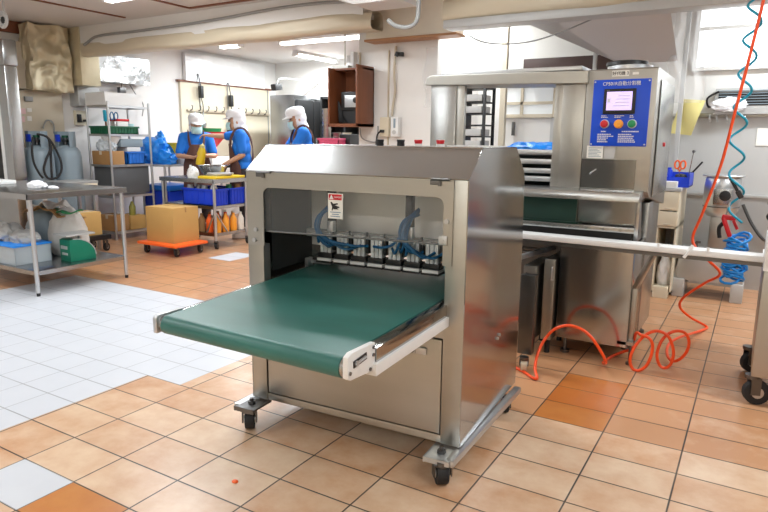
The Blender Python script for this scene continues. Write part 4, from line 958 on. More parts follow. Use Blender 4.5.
# round fan cover under the ceiling at the left edge
t = thing('round_fan', 'small round fan cover under the ceiling at the left edge', 'fan'); q = sy(3, 20, 3.7); 
b = MB(); b.tube([q + Vector((.07 * math.cos(a), 0, .07 * math.sin(a))) for a in [k / 20 * 2 * PI for k in range(20)]], .016, 8, closed=True); b.build('ring', 'lgrey', t)
b = MB(); b.ball(q, .035, (1, .5, 1)); b.build('hub', 'dark', t)
b = MB()
for k in range(6): a = k / 6 * PI; b.cyl(q - Vector((.065 * math.cos(a), 0, .065 * math.sin(a))), q + Vector((.065 * math.cos(a), 0, .065 * math.sin(a))), .004, seg=6)
b.build('guard_spokes', 'lgrey', t)
b = MB(); b.cyl(q + Vector((0, .02, 0)), (q.x, q.y + .02, HC), .012, seg=8); b.build('hanger', 'lgrey', t)
# low bench in front of the gas bottles
t = thing('bench', 'low dark-topped bench with a cream side in front of the gas bottles', 'bench')
b = MB(); b.box(-7.35, -6.95, 4.05, 4.75, .83, .86, .004); b.build('bench_top', 'grey', t)
b = MB(); b.box(-6.97, -6.95, 4.06, 4.74, .74, .83); b.build('side_panel', 'cream', t)
for x in (-7.32, -6.98):
    for y in (4.08, 4.72):
        b = MB(); b.box(x - .018, x + .018, y - .018, y + .018, 0, .83); b.build('leg', 'alu', t)
# gas bottles
def gas(x, y, label):
    t = thing('gas_bottle', label, 'gas bottle', (x, y, 0), 0, 'gas bottles by the left wall')
    b = MB(); b.lathe([(0, .02), (.15, .02), (.175, .06), (.182, .12), (.182, 1.12), (.172, 1.19), (.14, 1.24), (.08, 1.27), (0, 1.28)], 32); b.build('body', 'gas', t)
    b = MB(); b.lathe([(.14, 0), (.15, 0), (.15, .05), (.14, .05), (.14, 0)], 28); b.build('foot_ring', 'gas', t)
    b = MB()
    b.sheet(lambda u, v: Vector((.125 * math.cos(-.2 + u * 5.2), .125 * math.sin(-.2 + u * 5.2), 1.22 + .23 * v)), 30, 1, .006); c_ = b.build('collar', 'gas', t)
    b = MB(); a = R(-75); b.sheet(lambda u, v: Vector((.133 * math.cos(a - .3 + u * .6), .133 * math.sin(a - .3 + u * .6), 1.32 + .09 * v)), 6, 1, .002); b.build('collar_label', 'blue', c_)
    b = MB(); b.cyl((0, 0, 1.27), (0, 0, 1.37), .025, seg=14); b.cyl((-.05, 0, 1.33), (.06, 0, 1.33), .018, seg=12); b.build('valve', 'dark_steel', t)
    b = MB(); b.cyl((0, 0, 1.37), (0, 0, 1.4), .04, seg=10); b.build('hand_wheel', 'dkgreen', t)
    return t
gas(-7.86, 4.56, 'grey gas bottle nearer the stainless cabinet, with two black hoses'); gas(-7.86, 4.94, 'grey gas bottle nearer the wire rack')
for k, pp in enumerate(([(33, 137), (32, 150), (34, 163), (39, 173), (43, 178)], [(37, 134), (47, 137), (55, 148), (61, 162), (61, 172), (56, 178), (48, 178), (44, 170), (46, 160), (50, 150), (49, 140), (46, 136)], [(51, 145), (51, 160), (52, 178)])):
    b = MB(); b.tube(catmull([sx(x, y, -7.64) for x, y in pp], 6), .014, 8); tag(b.build('gas_hose', 'rubber'), ('black gas hose hanging down the front of the nearer gas bottle', 'black gas hose looping between the two gas bottles', 'short black gas hose dropping straight between the bottles')[k], 'hose')
b = MB(); b.tube(catmull([sx(43, 128, -8.1), sx(46, 121, -8.15), sx(51, 121, -8.15), sx(54, 126, -8.12), sx(54, 133, -7.95)], 6), .01, 8); tag(b.build('gas_pipe', 'grey'), 'thin grey pipe bending over the gas bottles on the wall', 'pipe')
# notes on the beige panel
for k, (x0, y0, x1, y1) in enumerate(((17, 108, 26, 114), (27, 108, 32, 112), (17, 116, 25, 122), (27, 116, 32, 121))):
    a, c = sx(x0, y0, -8.195), sx(x1, y1, -8.195)
    b = MB(); b.box(-8.2, -8.194, a.y, c.y, c.z, a.z)
    tag(b.build('wall_note', M['pinkpaper'] if k % 2 == 0 else 'paper'), ('pink note on the beige wall panel, upper row', 'white note on the beige wall panel, upper row', 'pink note on the beige wall panel, lower row', 'white note on the beige wall panel, lower row')[k], 'note')
a = sx(28, 99, -8.19); b = MB(); b.box(-8.2, -8.16, a.y - .05, a.y + .05, a.z - .03, a.z + .03, .004); tag(b.build('wall_switch', 'grey'), 'grey switch plate above the notes on the beige panel', 'switch')
a, c = sx(68, 82, -8.1), sx(97, 107, -8.1)
b = MB(); b.box(-8.25, -8.05, 5.3, 5.62, 1.8, 2.06, .008); o = tag(b.build('junction_box', 'lgrey'), 'light grey metal box on the wall under the boxed pillar', 'box')
b = MB(); b.box(-8.05, -8.046, 5.33, 5.59, 1.83, 2.03, .002); b.build('box_lid', 'lgrey', o)
t = thing('wall_socket', 'beige wall socket with a dark plug behind the wire rack', 'socket'); a = sx(81, 118, -8.2)
b = MB(); b.box(-8.25, -8.19, a.y - .08, a.y + .08, a.z - .1, a.z + .1, .006); b.build('plate', 'cream', t)
b = MB(); b.box(-8.19, -8.15, a.y - .07, a.y - .02, a.z - .06, a.z + .05, .006); b.box(-8.19, -8.16, a.y + .02, a.y + .06, a.z - .05, a.z - .02, .004); b.build('plug', 'black', t)

# ------------------------------------------------------------------ wire rack
RX0, RX1, RY0, RY1, RZ = -7.86, -7.41, 5.28, 5.92, 1.83
t = thing('shelf_rack', 'chrome shelf rack crowded with boxes by the left wall', 'rack')
for x in (RX0, RX1):
    for y in (RY0, RY1):
        b = MB(); b.cyl((x, y, .02), (x, y, RZ + .02), .016, seg=14); b.cyl((x, y, 0), (x, y, .03), .022, seg=12); b.build('post', 'alu', t)
RS = (.11, .6, 1.018, 1.425, 1.80)
for z in RS:
    b = MB()
    b.box(RX0, RX1, RY0 - .006, RY0 + .006, z - .03, z - .002); b.box(RX0, RX1, RY1 - .006, RY1 + .006, z - .03, z - .002); b.box(RX0 - .006, RX0 + .006, RY0, RY1, z - .03, z - .002); b.box(RX1 - .006, RX1 + .006, RY0, RY1, z - .03, z - .002)
    for k in range(12): x = RX0 + (RX1 - RX0) * (k + .5) / 12; b.box(x - .003, x + .003, RY0, RY1, z - .006, z)
    b.build('shelf', 'alu', t)
b = MB(); b.box(RX0 + .02, RX1 - .03, RY0 + .03, RY1 - .03, .62, 1.0, .006); tag(b.build('steel_bin', 'bindark'), 'dark grey steel bin on the second lowest shelf of the rack', 'bin')
def cbox(label, x0, x1, y0, y1, z0, z1, m_='card', name='cardboard_box', flaps=True):
    t = thing(name, label, 'box')
    b = MB(); b.box(x0, x1, y0, y1, z0, z1, .004); b.build('carton', m_, t)
    if flaps:
        b = MB(); b.box((x0 + x1) / 2 - .025, (x0 + x1) / 2 + .025, y0 - .001, y1 + .001, z1 - .05, z1 + .0015); b.build('packing_tape', 'beige', t)
    return t
cbox('small brown carton on the middle shelf, nearest end of the rack', -7.8, -7.43, 5.27, 5.5, 1.018, 1.2, 'card2')
def crate(label, x0, x1, y0, y1, z0, z1, m_, ribs=6, name='plastic_crate', group=None):
    t = thing(name, label, 'crate', (0, 0, 0), 0, group); w = .012
    b = MB(); b.box(x0, x1, y0, y1, z0, z0 + w); b.box(x0, x1, y0, y0 + w, z0, z1); b.box(x0, x1, y1 - w, y1, z0, z1); b.box(x0, x0 + w, y0, y1, z0, z1); b.box(x1 - w, x1, y0, y1, z0, z1)
    for k in range(ribs):
        x = x0 + (x1 - x0) * (k + .5) / ribs; b.box(x - .005, x + .005, y0 - .006, y0, z0 + .01, z1)
        y = y0 + (y1 - y0) * (k + .5) / ribs; b.box(x1, x1 + .006, y - .005, y + .005, z0 + .01, z1)
    b.build('crate_body', m_, t)
    b = MB(); r_ = .012
    b.box(x0 - r_, x1 + r_, y0 - r_, y0 + .004, z1 - .025, z1, .004); b.box(x0 - r_, x1 + r_, y1 - .004, y1 + r_, z1 - .025, z1, .004); b.box(x0 - r_, x0 + .004, y0, y1, z1 - .025, z1, .004); b.box(x1 - .004, x1 + r_, y0, y1, z1 - .025, z1, .004); b.build('rim', m_, t)
    return t
crate('bright blue crate on the middle shelf of the rack', -7.78, -7.43, 5.55, 5.83, 1.018, 1.19, 'midblue', 5)
b = MB(); b.box(-7.74, -7.47, 5.58, 5.8, 1.19, 1.25, .01); tag(b.build('white_packet', 'white'), 'white packet lying in the bright blue crate on the rack', 'packet')
b = MB(); b.box(-7.76, -7.46, 5.48, 5.84, 1.25, 1.36, .02); tag(b.build('folded_film', 'gas'), 'pale blue folded film above the bright blue crate', 'film')
tag(lump((-7.6, 5.36, 1.2), .11, (1.2, .9, .9), .3, 70).build('plastic_bag', 'clear', ang=70), 'clear crumpled bag on the small brown carton in the rack', 'bag')
b = MB(); b.lathe([(0, 0), (.03, .0), (.13, .16), (.135, .17), (.12, .17), (.02, .02), (0, .02)], 24, (-7.55, 5.4, 1.23)); tag(b.build('funnel', 'white'), 'white funnel wedged between the rack shelves', 'funnel')
crate('dark green basket on the second highest rack shelf', -7.8, -7.43, 5.27, 5.75, 1.425, 1.53, 'dkgreen', 10, 'plastic_basket')
zb_ = 1.437
for k, (x, y, hh, c, lab) in enumerate(((-7.5, 5.31, .3, 'teal', 'teal-handled brush standing in the dark green basket'), (-7.47, 5.42, .28, 'tubeblue', 'blue-handled scissors standing in the dark green basket'))):
    t = thing('hand_tool', lab, 'tool')
    b = MB(); b.bar((x, y, zb_), (x, y - .01, zb_ + hh * .55), .025, .015, .004); b.build('shaft', 'wood' if k == 0 else 'alu', t)
    b = MB()
    if k == 0: b.bar((x, y - .01, zb_ + hh * .5), (x, y - .015, zb_ + hh), .05, .03, .012)
    else:
        for s in (-1, 1): b.tube([(x, y - .01 + s * .032 + .028 * math.cos(a), zb_ + hh * .8 + .05 * math.sin(a)) for a in [q / 12 * 2 * PI for q in range(12)]], .008, 7, closed=True)
    b.build('handle', c, t)
b = MB(); b.box(-7.62, -7.46, 5.45, 5.62, zb_, zb_ + .16, .01); o = tag(b.build('white_tub', 'white'), 'white tub with a red lid in the dark green basket', 'tub'); b = MB(); b.box(-7.63, -7.45, 5.44, 5.63, zb_ + .16, zb_ + .19, .006); b.build('lid', 'red', o)
b = MB(); b.cyl((-7.52, 5.69, zb_), (-7.52, 5.69, zb_ + .13), .05, seg=20, bev=.006); tag(b.build('white_jar', 'mask'), 'pale jar at the far end of the dark green basket', 'jar')
b = MB(); b.box(-7.7, -7.44, 5.3, 5.42, zb_, zb_ + .09, .01); tag(b.build('yellow_packet', 'card'), 'tan packet lying low in the dark green basket', 'packet')
o = crumple(-7.84, -7.43, 5.26, 5.84, 1.80, 1.965, .008, 77, 8).build('foam_block', 'white', ang=75); tag(o, 'long white wrapped block on top of the rack', 'block')
cbox('brown carton on the lowest rack shelf, at the near end', -7.8, -7.45, 5.3, 5.52, .11, .33, 'card2'); cbox('tan carton on the lowest rack shelf, under the olive bottle', -7.78, -7.45, 5.55, 5.8, .11, .3, 'card')
b = MB(); b.lathe([(0, 0), (.04, 0), (.045, .03), (.045, .12), (.025, .16), (.016, .19), (0, .2)], 20, (-7.55, 5.66, .3)); tag(b.build('oil_bottle', 'olive'), 'olive-green bottle standing on the far lowest carton in the rack', 'bottle')
cbox('brown carton on the floor cart behind the work table', -7.12, -6.84, 4.42, 4.68, .21, .49, 'card')
t = thing('floor_cart', 'low black cart carrying the brown carton behind the work table', 'cart')
b = MB(); b.box(-7.15, -6.78, 4.38, 4.76, .15, .21, .01); b.build('deck', 'black', t)
for x in (-7.1, -6.83):
    for y in (4.43, 4.7): caster(t, x, y, .15, .05, .03, .3, pedal=False)
# switch dangling at the rack and wall above
a = sy(124, 90, 6.2); b = MB(); b.box(-8.17, -8.1, 6.0, 6.1, 2.02, 2.1, .006); b.tube([(-8.13, 6.05, 2.1), (-8.13, 6.05, 2.17)], .006, 6); tag(b.build('hanging_switch', 'dark_steel'), 'small dark box hanging under the silver wrapped duct', 'switch')
b = MB(); b.tube(catmull([(-8.15, 6.2, 2.16), (-8.15, 6.3, 2.02), (-8.15, 6.42, 1.88), (-8.16, 6.4, 1.7)], 6), .008, 6); tag(b.build('wall_cable', 'grey'), 'thin cable curving down the white wall from the silver duct', 'cable')

# ------------------------------------------------------------------ dolly with carton
t = thing('platform_dolly', 'orange platform dolly on four small casters under the big carton', 'dolly', (-6.03, 5.07, 0), 0)
b = MB(); b.box(-.37, .32, -.24, .26, .115, .15, .014); b.build('platform', 'orange', t)
for x in (-.29, .24):
    for y in (-.17, .19): caster(t, x, y, .115, .05, .03, R(20), pedal=False)
t = thing('cardboard_box', 'large plain carton standing on the orange dolly', 'box', (-6.03, 5.07, .15), 0)
b = MB(); b.box(-.29, .19, -.15, .24, 0, .42, .005); b.build('carton', 'card', t)
b = MB(); b.box(-.29, .19, .042, .048, .418, .422); b.box(.187, .192, .035, .055, .36, .422); b.build('flap_seam', 'card2', t)

# ------------------------------------------------------------------ workers' table
t = worktable('work_table', 'stainless table in front of the two workers, with two shelves', -6.75, -5.76, 5.5, 6.12, .882, (.545, .2), (), 'table_steel')
for x, y in ((-5.785, 5.53), (-6.72, 5.53), (-5.785, 6.09), (-6.72, 6.09)):
    b = MB(); b.cyl((x, y, .1), (x, y, .875), .019, seg=16); l = b.build('leg', 'alu', t); caster(t, x, y - .0, .11, .042, .03, .4, pedal=False)
b = MB(); b.bar((-5.785, 5.525, .47), (-5.93, 5.525, .21), .022, .012); b.bar((-5.775, 5.53, .47), (-5.775, 5.72, .21), .022, .012); b.build('brace', 'alu', t)
crate('long blue crate on the middle shelf of the workers\' table, seen end-on at its left', -6.36, -5.8, 5.54, 5.78, .546, .755, 'blue', 5, 'plastic_crate', 'blue crates under the workers\' table')
crate('blue crate behind the first on the shelf, its side facing the conveyor machine', -6.36, -5.8, 5.82, 6.08, .546, .755, 'blue', 5, 'plastic_crate', 'blue crates under the workers\' table')
jr = [(-6.28, 5.6, 'clear', 'glass jar poking out of the long blue crate, leftmost'), (-6.15, 5.63, 'dark_steel', 'dark jar poking out of the long blue crate'), (-6.02, 5.6, 'clear', 'glass jar in the long blue crate beside the dark jar'), (-5.88, 5.62, 'paper', 'pale packet jar in the long blue crate nearest the table leg'), (-5.9, 5.9, 'green', 'green bottle top in the rear blue crate'), (-5.87, 6.02, 'card2', 'brown jar at the back of the rear blue crate')]
for x, y, m_, lab in jr:
    b = MB(); b.lathe([(0, 0), (.048, 0), (.05, .02), (.05, .19), (.036, .215), (.036, .24), (0, .24)], 18, (x, y, .558)); tag(b.build('jar', m_), lab, 'jar')
k = 0
for y in (5.62, 5.76, 5.9, 6.03):
    for x in (-5.84, -5.98, -6.12):
        b = MB(); b.lathe([(0, 0), (.042, 0), (.045, .02), (.045, .15), (.02, .2), (.02, .23), (0, .23)], 16, (x, y, .2)); m_ = ('amber', 'orange', 'hoseb', 'paper')[(k * 7 + k // 3) % 4] if False else ('amber', 'orange', 'card2')[k % 3]
        if y > 5.95: m_ = 'paper'
        tag(b.build('sauce_bottle', m_), 'sauce bottle in the row on the lowest shelf of the workers\' table' if y < 5.95 else 'pale bottle at the back of the lowest shelf of the workers\' table', 'bottle', 'sauce bottles on the lowest shelf' if y < 5.95 else 'pale bottles at the back of the lowest shelf'); k += 1
zt = .882
b = MB(); b.box(-6.1, -5.78, 5.56, 6.08, zt, zt + .03, .008); o = tag(b.build('yellow_tray', 'yellow'), 'flat yellow tray on the right end of the workers\' table', 'tray')
b = MB(); b.lathe([(0, 0), (.15, 0), (.16, .012), (.15, .014), (0, .01)], 32, (-5.95, 5.78, zt + .03)); tag(b.build('pan_lid', 'alu'), 'round silver lid on the yellow tray', 'lid')
b = MB(); b.lathe([(0, 0), (.16, 0), (.17, .02), (.16, .022), (0, .02)], 32, (-5.94, 5.8, zt + .044)); tag(b.build('plate', 'lgrey'), 'pale plate lying on the silver lid', 'plate')
b = MB(); b.lathe([(0, .0), (.09, 0), (.15, .05), (.19, .14), (.2, .145), (.195, .15), (.185, .145), (.14, .055), (.08, .01), (0, .01)], 36, (-6.22, 5.95, zt)); tag(b.build('mixing_bowl', 'steel'), 'stainless mixing bowl on the workers\' table', 'bowl')
# white spray bottle and bag
tag(lump((-6.22, 5.6, zt), .075, (.9, .8, 1.1), .3, 81).build('plastic_bag', 'white', ang=70), 'crumpled white bag near the front edge of the workers\' table', 'bag')
b = MB(); b.lathe([(0, 0), (.03, 0), (.032, .01), (.032, .1), (.014, .13), (.014, .16), (0, .16)], 16, (-6.33, 5.66, zt)); o = tag(b.build('squeeze_bottle', 'white'), 'small white squeeze bottle left of the crumpled white bag', 'bottle')
# side table with blue bag, yellow crate, bin
t = thing('side_table', 'steel side table with pale top between the rack and the workers', 'table')
b = MB(); b.box(-7.85, -7.3, 6.05, 6.6, .97, 1.0, .004); b.build('table_top', 'lgrey', t)
for x in (-7.82, -7.33):
    for y in (6.08, 6.57):
        b = MB(); b.cyl((x, y, 0), (x, y, .97), .018, seg=12); b.build('leg', 'alu', t)
tag(lump((-7.72, 6.24, 1.0), .22, (1.15, .8, 1.0), .35, 90, 34).build('plastic_sheet', 'bluebag', ang=70), 'heap of bright blue plastic sheet on the side table, nearer the rack', 'plastic sheet')
tag(lump((-7.48, 6.22, 1.0), .14, (1.2, .8, .9), .35, 91, 34).build('plastic_sheet', 'bluebag', ang=70), 'smaller heap of bright blue plastic sheet close to the worker with the yellow bottle', 'plastic sheet')
tag(lump((-7.66, 6.3, 1.2), .12, (.7, .5, 1.3), .3, 92, 28).build('plastic_sheet', 'bluebag', ang=70), 'upright fold of blue plastic sheet rising behind the blue heaps', 'plastic sheet')
b = MB(); b.box(-7.55, -7.31, 6.36, 6.58, 1.0, 1.16, .01); tag(b.build('white_box', 'paper'), 'white box on the side table under the yellow crate', 'box')
crate('yellow crate stacked on the white box behind the blue sheet', -7.58, -7.31, 6.36, 6.58, 1.16, 1.31, 'yellow', 4)
t = thing('lidded_bin', 'deep blue bin with a lighter lid under the side table', 'bin', (-7.56, 6.3, 0))
b = MB(); b.prism([(-.24, .02), (.24, .02), (.27, .62), (-.27, .62)], 'y', -.2, .24, .01); b.build('body', 'blue', t)
b = MB(); b.box(-.29, .29, -.22, .26, .62, .70, .015); b.build('lid', 'midblue', t)
b = MB(); b.box(-.22, .22, -.18, .22, 0, .02); b.build('base', 'black', t)
# back wall rail with hooks and utensils, hanging plugs, baskets
t = thing('utensil_rail', 'long hook rail on the cream wall behind the workers', 'rail')
z = 1.83
b = MB(); b.box(-8.2, -8.16, 7.3, 9.3, z - .02, z + .02, .004); b.build('rail', 'beige', t)
for k in range(11):
    y = 7.35 + k * .18
    b = MB(); b.tube(catmull([(-8.16, y, z), (-8.12, y, z + .01), (-8.1, y, z + .06), (-8.12, y, z + .08)], 4), .009, 6); b.build('hook', 'dark_steel', t)
for k, (y, hh, lab) in enumerate(((7.42, .35, 'small ladle hanging at the near end of the utensil rail'), (7.6, .3, 'whisk hanging second on the utensil rail'), (8.2, .42, 'long black-handled spatula on the utensil rail'))):
    t = thing('hanging_utensil', lab, 'utensil')
    b = MB(); b.cyl((-8.13, y, z - .02), (-8.13, y, z - hh * .6), .012, seg=8); b.build('handle', 'black' if k == 2 else 'alu', t)
    b = MB(); b.ball((-8.13, y, z - hh * .75), .06, (.5, 1, 1.2)); b.build('head', 'alu' if k != 2 else 'black', t)
for k, (px_, py_) in enumerate(((201, 92), (231, 101))):
    a = sx(px_, py_, -8.12)
    t = thing('hanging_plug', ('black plug hanging on its cord over the cream wall, left one', 'black plug hanging on its cord over the cream wall, right one')[k], 'plug')
    b = MB(); b.bar((a.x, a.y, a.z - .1), (a.x, a.y, a.z + .1), .07, .07, .015); b.build('body', 'black', t)
    b = MB(); b.tube(catmull([(a.x, a.y, a.z + .1), (a.x - .03, a.y - .02, a.z + .3), (-8.17, a.y - .04, 2.3)], 5), .01, 6); b.tube(catmull([(a.x, a.y, a.z - .1), (a.x, a.y + .03, a.z - .2), (-8.15, a.y + .06, a.z - .33)], 5), .008, 6); b.build('cord', 'dark_steel', t)
# coloured colander stack on a box
t = worktable('side_counter', 'steel counter along the wall behind the workers', -7.9, sy(211, 148, 7.5).x + .32, 7.0, 8.3, .95, (), ((-7.86, 7.05), (-7.2, 7.05), (-7.86, 8.25), (-7.2, 8.25)), 'table_steel')
q = sy(211, 148, 7.5); cx, cy = q.x, 7.5
b = MB(); b.box(cx - .3, cx + .28, 7.25, 7.75, .95, 1.08, .01); tag(b.build('white_box', 'paper'), 'low white box on the wall counter between the two workers', 'box')
q = sy(211, 148, 7.5)
cx, cy = q.x, 7.5
b = MB(); b.lathe([(0, 0), (.1, 0), (.09, .16), (.0, .16)], 24, (cx, cy, 1.08)); tag(b.build('orange_pot', 'orange'), 'orange pot under the red bowl between the workers', 'pot')
b = MB(); b.lathe([(0, 0), (.1, 0), (.2, .12), (.28, .2), (.3, .24), (.28, .24), (.18, .13), (.08, .012), (0, .012)], 32, (cx, cy, 1.24)); tag(b.build('red_bowl', 'red'), 'red bowl stacked on the orange pot', 'bowl')
b = MB(); b.lathe([(0, 0), (.16, 0), (.19, .1), (.2, .1), (.17, -.005), (0, -.01)], 28, (cx - .02, cy, 1.44)); tag(b.build('green_basket', 'green'), 'green basket sitting in the red bowl', 'basket')

# ------------------------------------------------------------------ far corner: fridge, shelf, cups
t = thing('upright_fridge', 'tall grey fridge with dark glass doors in the far corner', 'fridge')
b = MB(); b.box(-7.44, -6.9, 8.5, 9.5, .05, 2.12, .01); b.build('cabinet', 'table_steel', t)
for y0 in (8.54, 9.02):
    b = MB(); b.box(-6.9, -6.86, y0, y0 + .44, .3, 2.04, .006); d_ = b.build('door', 'dark', t)
    b = MB(); b.box(-6.86, -6.84, y0 + .02, y0 + .05, .9, 1.4, .004); b.build('handle', 'alu', d_)
b = MB(); b.box(-7.4, -6.92, 8.55, 9.45, 0, .05); b.build('base', 'black', t)
t = thing('dark_shelving', 'dark open shelving beside the far fridge', 'shelving')
b = MB()
for x in (-6.8, -6.3, -5.6, -4.9): b.box(x, x + .04, 9.1, 9.5, 0, 2.12)
for z in (.2, .7, 1.2, 1.65, 2.08): b.box(-6.8, -4.86, 9.1, 9.5, z, z + .04)
b.box(-6.8, -4.86, 9.48, 9.5, 0, 2.12); b.build('frame', 'dark', t)
t = thing('security_camera', 'small dark camera on a bracket in the far corner', 'camera'); a = sy(277, 88, 8.4)
b = MB(); b.bar((a.x, a.y - .1, a.z), (a.x + .0, a.y + .08, a.z + .03), .11, .11, .02); b.build('body', 'dark', t)
b = MB(); b.tube(catmull([(a.x, a.y, a.z + .06), (a.x - .02, a.y + .1, a.z + .16), (a.x - .0, a.y + .5, a.z + .18), (a.x, YB, a.z + .18)], 4), .014, 6); b.build('bracket', 'grey', t)
# counter under the hanging cabinet with cups and basket
worktable('side_counter', 'counter with cup stacks under the hanging wooden cabinet', -5.1, -3.85, 6.3, 6.9, 1.12, (), ((-5.05, 6.35), (-3.9, 6.35), (-5.05, 6.85), (-3.9, 6.85)), 'table_steel')
for k, (px_, zt_, lab, mm) in enumerate(((327, 1.78, 'tall stack of pale tins left under the wooden cabinet', 'steel_plate'), (337, 1.52, 'short stack of tins under the wooden cabinet, left of the jar', 'steel_plate'), (347, 1.5, 'cream jar under the wooden cabinet', 'cream'))):
    a = sy(px_, 140, 6.6)
    t = thing('tin_stack', lab, 'stack')
    n_ = int((zt_ - 1.12) / .05)
    b = MB()
    for q in range(n_): b.lathe([(0, q * .05), (.05, q * .05), (.056, q * .05 + .04), (.06, q * .05 + .044), (.06, q * .05 + .05), (0, q * .05 + .05)], 22, (a.x, 6.6, 1.12))
    b.build('stacked_tins', mm, t)
a0, a1 = sy(325, 142, 6.5), sy(345, 142, 6.5)
crate('pink basket on the counter under the wooden cabinet', a0.x, a1.x, 6.36, 6.52, 1.12, 1.4, 'pink', 5, 'plastic_basket')
b = MB(); a = sy(355, 138, 6.7); b.box(a.x - .1, a.x + .06, 6.5, 6.8, 1.12, 1.45, .01); tag(b.build('black_device', 'black'), 'black device on the counter right of the pink basket', 'device')
# hanging wooden cabinet with stereo
t = thing('hanging_cabinet', 'open red-brown wooden cabinet hanging on the pillar', 'cabinet')
hx0, hx1, hy0, hy1, hz0, hz1 = -3.965, -3.595, 5.44, 5.76, 1.52, 2.12
b = MB(); b.box(hx1 - .02, hx1, hy0, hy1, hz0, hz1 + .02, .002); b.build('side_panel', 'wood', t)
b = MB(); b.box(hx0, hx0 + .02, hy0, hy1, hz0 + .0, hz1, .002); b.build('side_panel', 'wood', t)
b = MB(); b.box(hx0, hx1, hy0, hy1, hz0, hz0 + .03); b.build('bottom_panel', 'wood', t)
b = MB(); b.box(hx0, hx1, hy1 - .015, hy1, hz0, hz1); b.build('back_panel', 'wood', t)
b = MB(); b.box(hx0, hx1, hy0 + .1, hy1, hz1 - .02, hz1); b.build('top_panel', 'wood', t)
t = thing('stereo', 'silver-fronted stereo with a round dial in the wooden cabinet', 'stereo')
b = MB(); b.box(hx0 + .1, hx1 - .03, hy0 + .1, hy1 - .02, hz0 + .17, hz0 + .36, .006); b.box(hx0 + .1, hx1 - .03, hy0 + .12, hy1 - .02, hz0 + .03, hz0 + .17); b.build('case', 'black', t)
b = MB(); b.box(hx0 + .15, hx1 - .035, hy0 + .092, hy0 + .1, hz0 + .2, hz0 + .32, .002); b.build('front_panel', 'alu', t)
b = MB(); b.cyl((hx1 - .075, hy0 + .075, hz0 + .27), (hx1 - .075, hy0 + .092, hz0 + .27), .03, seg=22); b.build('dial', 'dark', t)
b = MB()
for k in range(5): b.tube(catmull([(hx0 + .05 + .012 * k, hy0 + .12, hz0 + .27 - .02 * k), (hx0 + .07 + .01 * k, hy0 + .1, hz0 + .1), (hx0 + .09 + .02 * k, hy0 + .09, hz0 + .04)], 4), .006, 6)
tag(b.build('cable_bunch', 'black'), 'bunch of black cables in the left of the wooden cabinet', 'cables')
b = MB(); a = sy(345, 35, 5.6); b.cyl((a.x, 5.6, hz1), (a.x, 5.6, HC), .008, seg=8); b.box(a.x - .14, a.x + .06, 5.56, 5.64, hz1, hz1 + .03); tag(b.build('hanging_rod', 'steel_plate'), 'thin hanger rod above the wooden cabinet', 'rod')
b = MB(); a = sy(353, 52, 5.7); b.box(a.x - .02, a.x + .02, 5.68, 5.76, hz1, 2.3); tag(b.build('white_batten', 'white'), 'short white batten above the wooden cabinet', 'batten')
# socket, dispenser, cables on the pillar
a = sy(386, 127, 5.76)
t = thing('wall_socket', 'cream double socket with black plug on the pillar', 'socket')
b = MB(); b.box(a.x - .055, a.x + .055, 5.72, 5.775, a.z - .1, a.z + .1, .008); b.build('plate', 'cream', t)
b = MB(); b.box(a.x - .035, a.x + .005, 5.69, 5.72, a.z - .06, a.z - .03, .004); b.tube(catmull([(a.x - .03, 5.7, a.z - .045), (a.x - .07, 5.69, a.z - .1), (a.x - .09, 5.7, a.z - .3)], 4), .008, 6); b.build('plug', 'black', t)
a = sy(397, 127, 5.76)
t = thing('soap_dispenser', 'white slim dispenser beside the cream socket on the pillar', 'dispenser')
b = MB(); b.box(a.x - .045, a.x + .045, 5.70, 5.775, a.z - .1, a.z + .1, .01); b.build('case', 'white', t)
b = MB(); b.box(a.x - .008, a.x + .014, 5.696, 5.70, a.z - .01, a.z + .085); b.build('level_window', 'gas', t)
b = MB(); b.cyl((a.x, 5.695, a.z - .055), (a.x, 5.70, a.z - .055), .022, seg=18); b.build('push_button', 'lgrey', t)
for k, pp in enumerate(([(378, 126), (377, 140), (372, 142), (362, 138), (360, 128)], [(396, 46), (394, 70), (395, 90), (393, 105), (392, 116)])):
    b = MB(); b.tube(catmull([sy(x, y, 5.755) for x, y in pp], 5), .007 if k == 0 else .012, 6); tag(b.build('wall_cable', 'grey' if k == 0 else 'beige'), ('thin cable looping under the wooden cabinet', 'painted cable running down the pillar to the dispenser')[k], 'cable')
b = MB(); a = sy(400, 54, 5.74); b.bar((a.x - .04, 5.74, a.z), (a.x + .04, 5.74, a.z - .005), .03, .04, .005); b.bar((a.x - .04, 5.73, a.z - .02), (a.x - .02, 5.73, a.z + .02), .03, .03); tag(b.build('valve_handle', 'black'), 'small black valve handle on the upper pillar', 'valve')
# ceiling cables
b = MB(); pp = [(84, 45), (88, 42), (95, 37), (110, 34), (130, 32), (160, 28), (192, 23.5), (230, 17), (270, 9.5), (310, 4), (345, 1.5)]
b.tube(catmull([sy(x, y, 5.215) for x, y in pp], 5), .016, 8); tag(b.build('ceiling_cable', 'grey'), 'grey cable clipped along the white fascia above the long beam', 'cable')
b = MB(); pp = [(419, -8), (418.5, 10), (416, 22), (408, 27), (396, 26), (388, 20)]
b.tube(catmull([sy(x, y, 4.7) for x, y in pp], 6), .018, 8); tag(b.build('ceiling_cable', 'grey'), 'thick grey cable looping down in front of the column head', 'cable')
b = MB(); q = sz(155, 458); b.ball((q.x + .0, q.y, .004), .012, (1.2, 1, .5)); 
q = sz(235, 482); b = MB(); b.ball((q.x, q.y, .003), .012, (1.2, 1, .5)); tag(b.build('dough_crumb', 'orange'), 'tiny orange crumb on the tile in front of the machine', 'crumb')
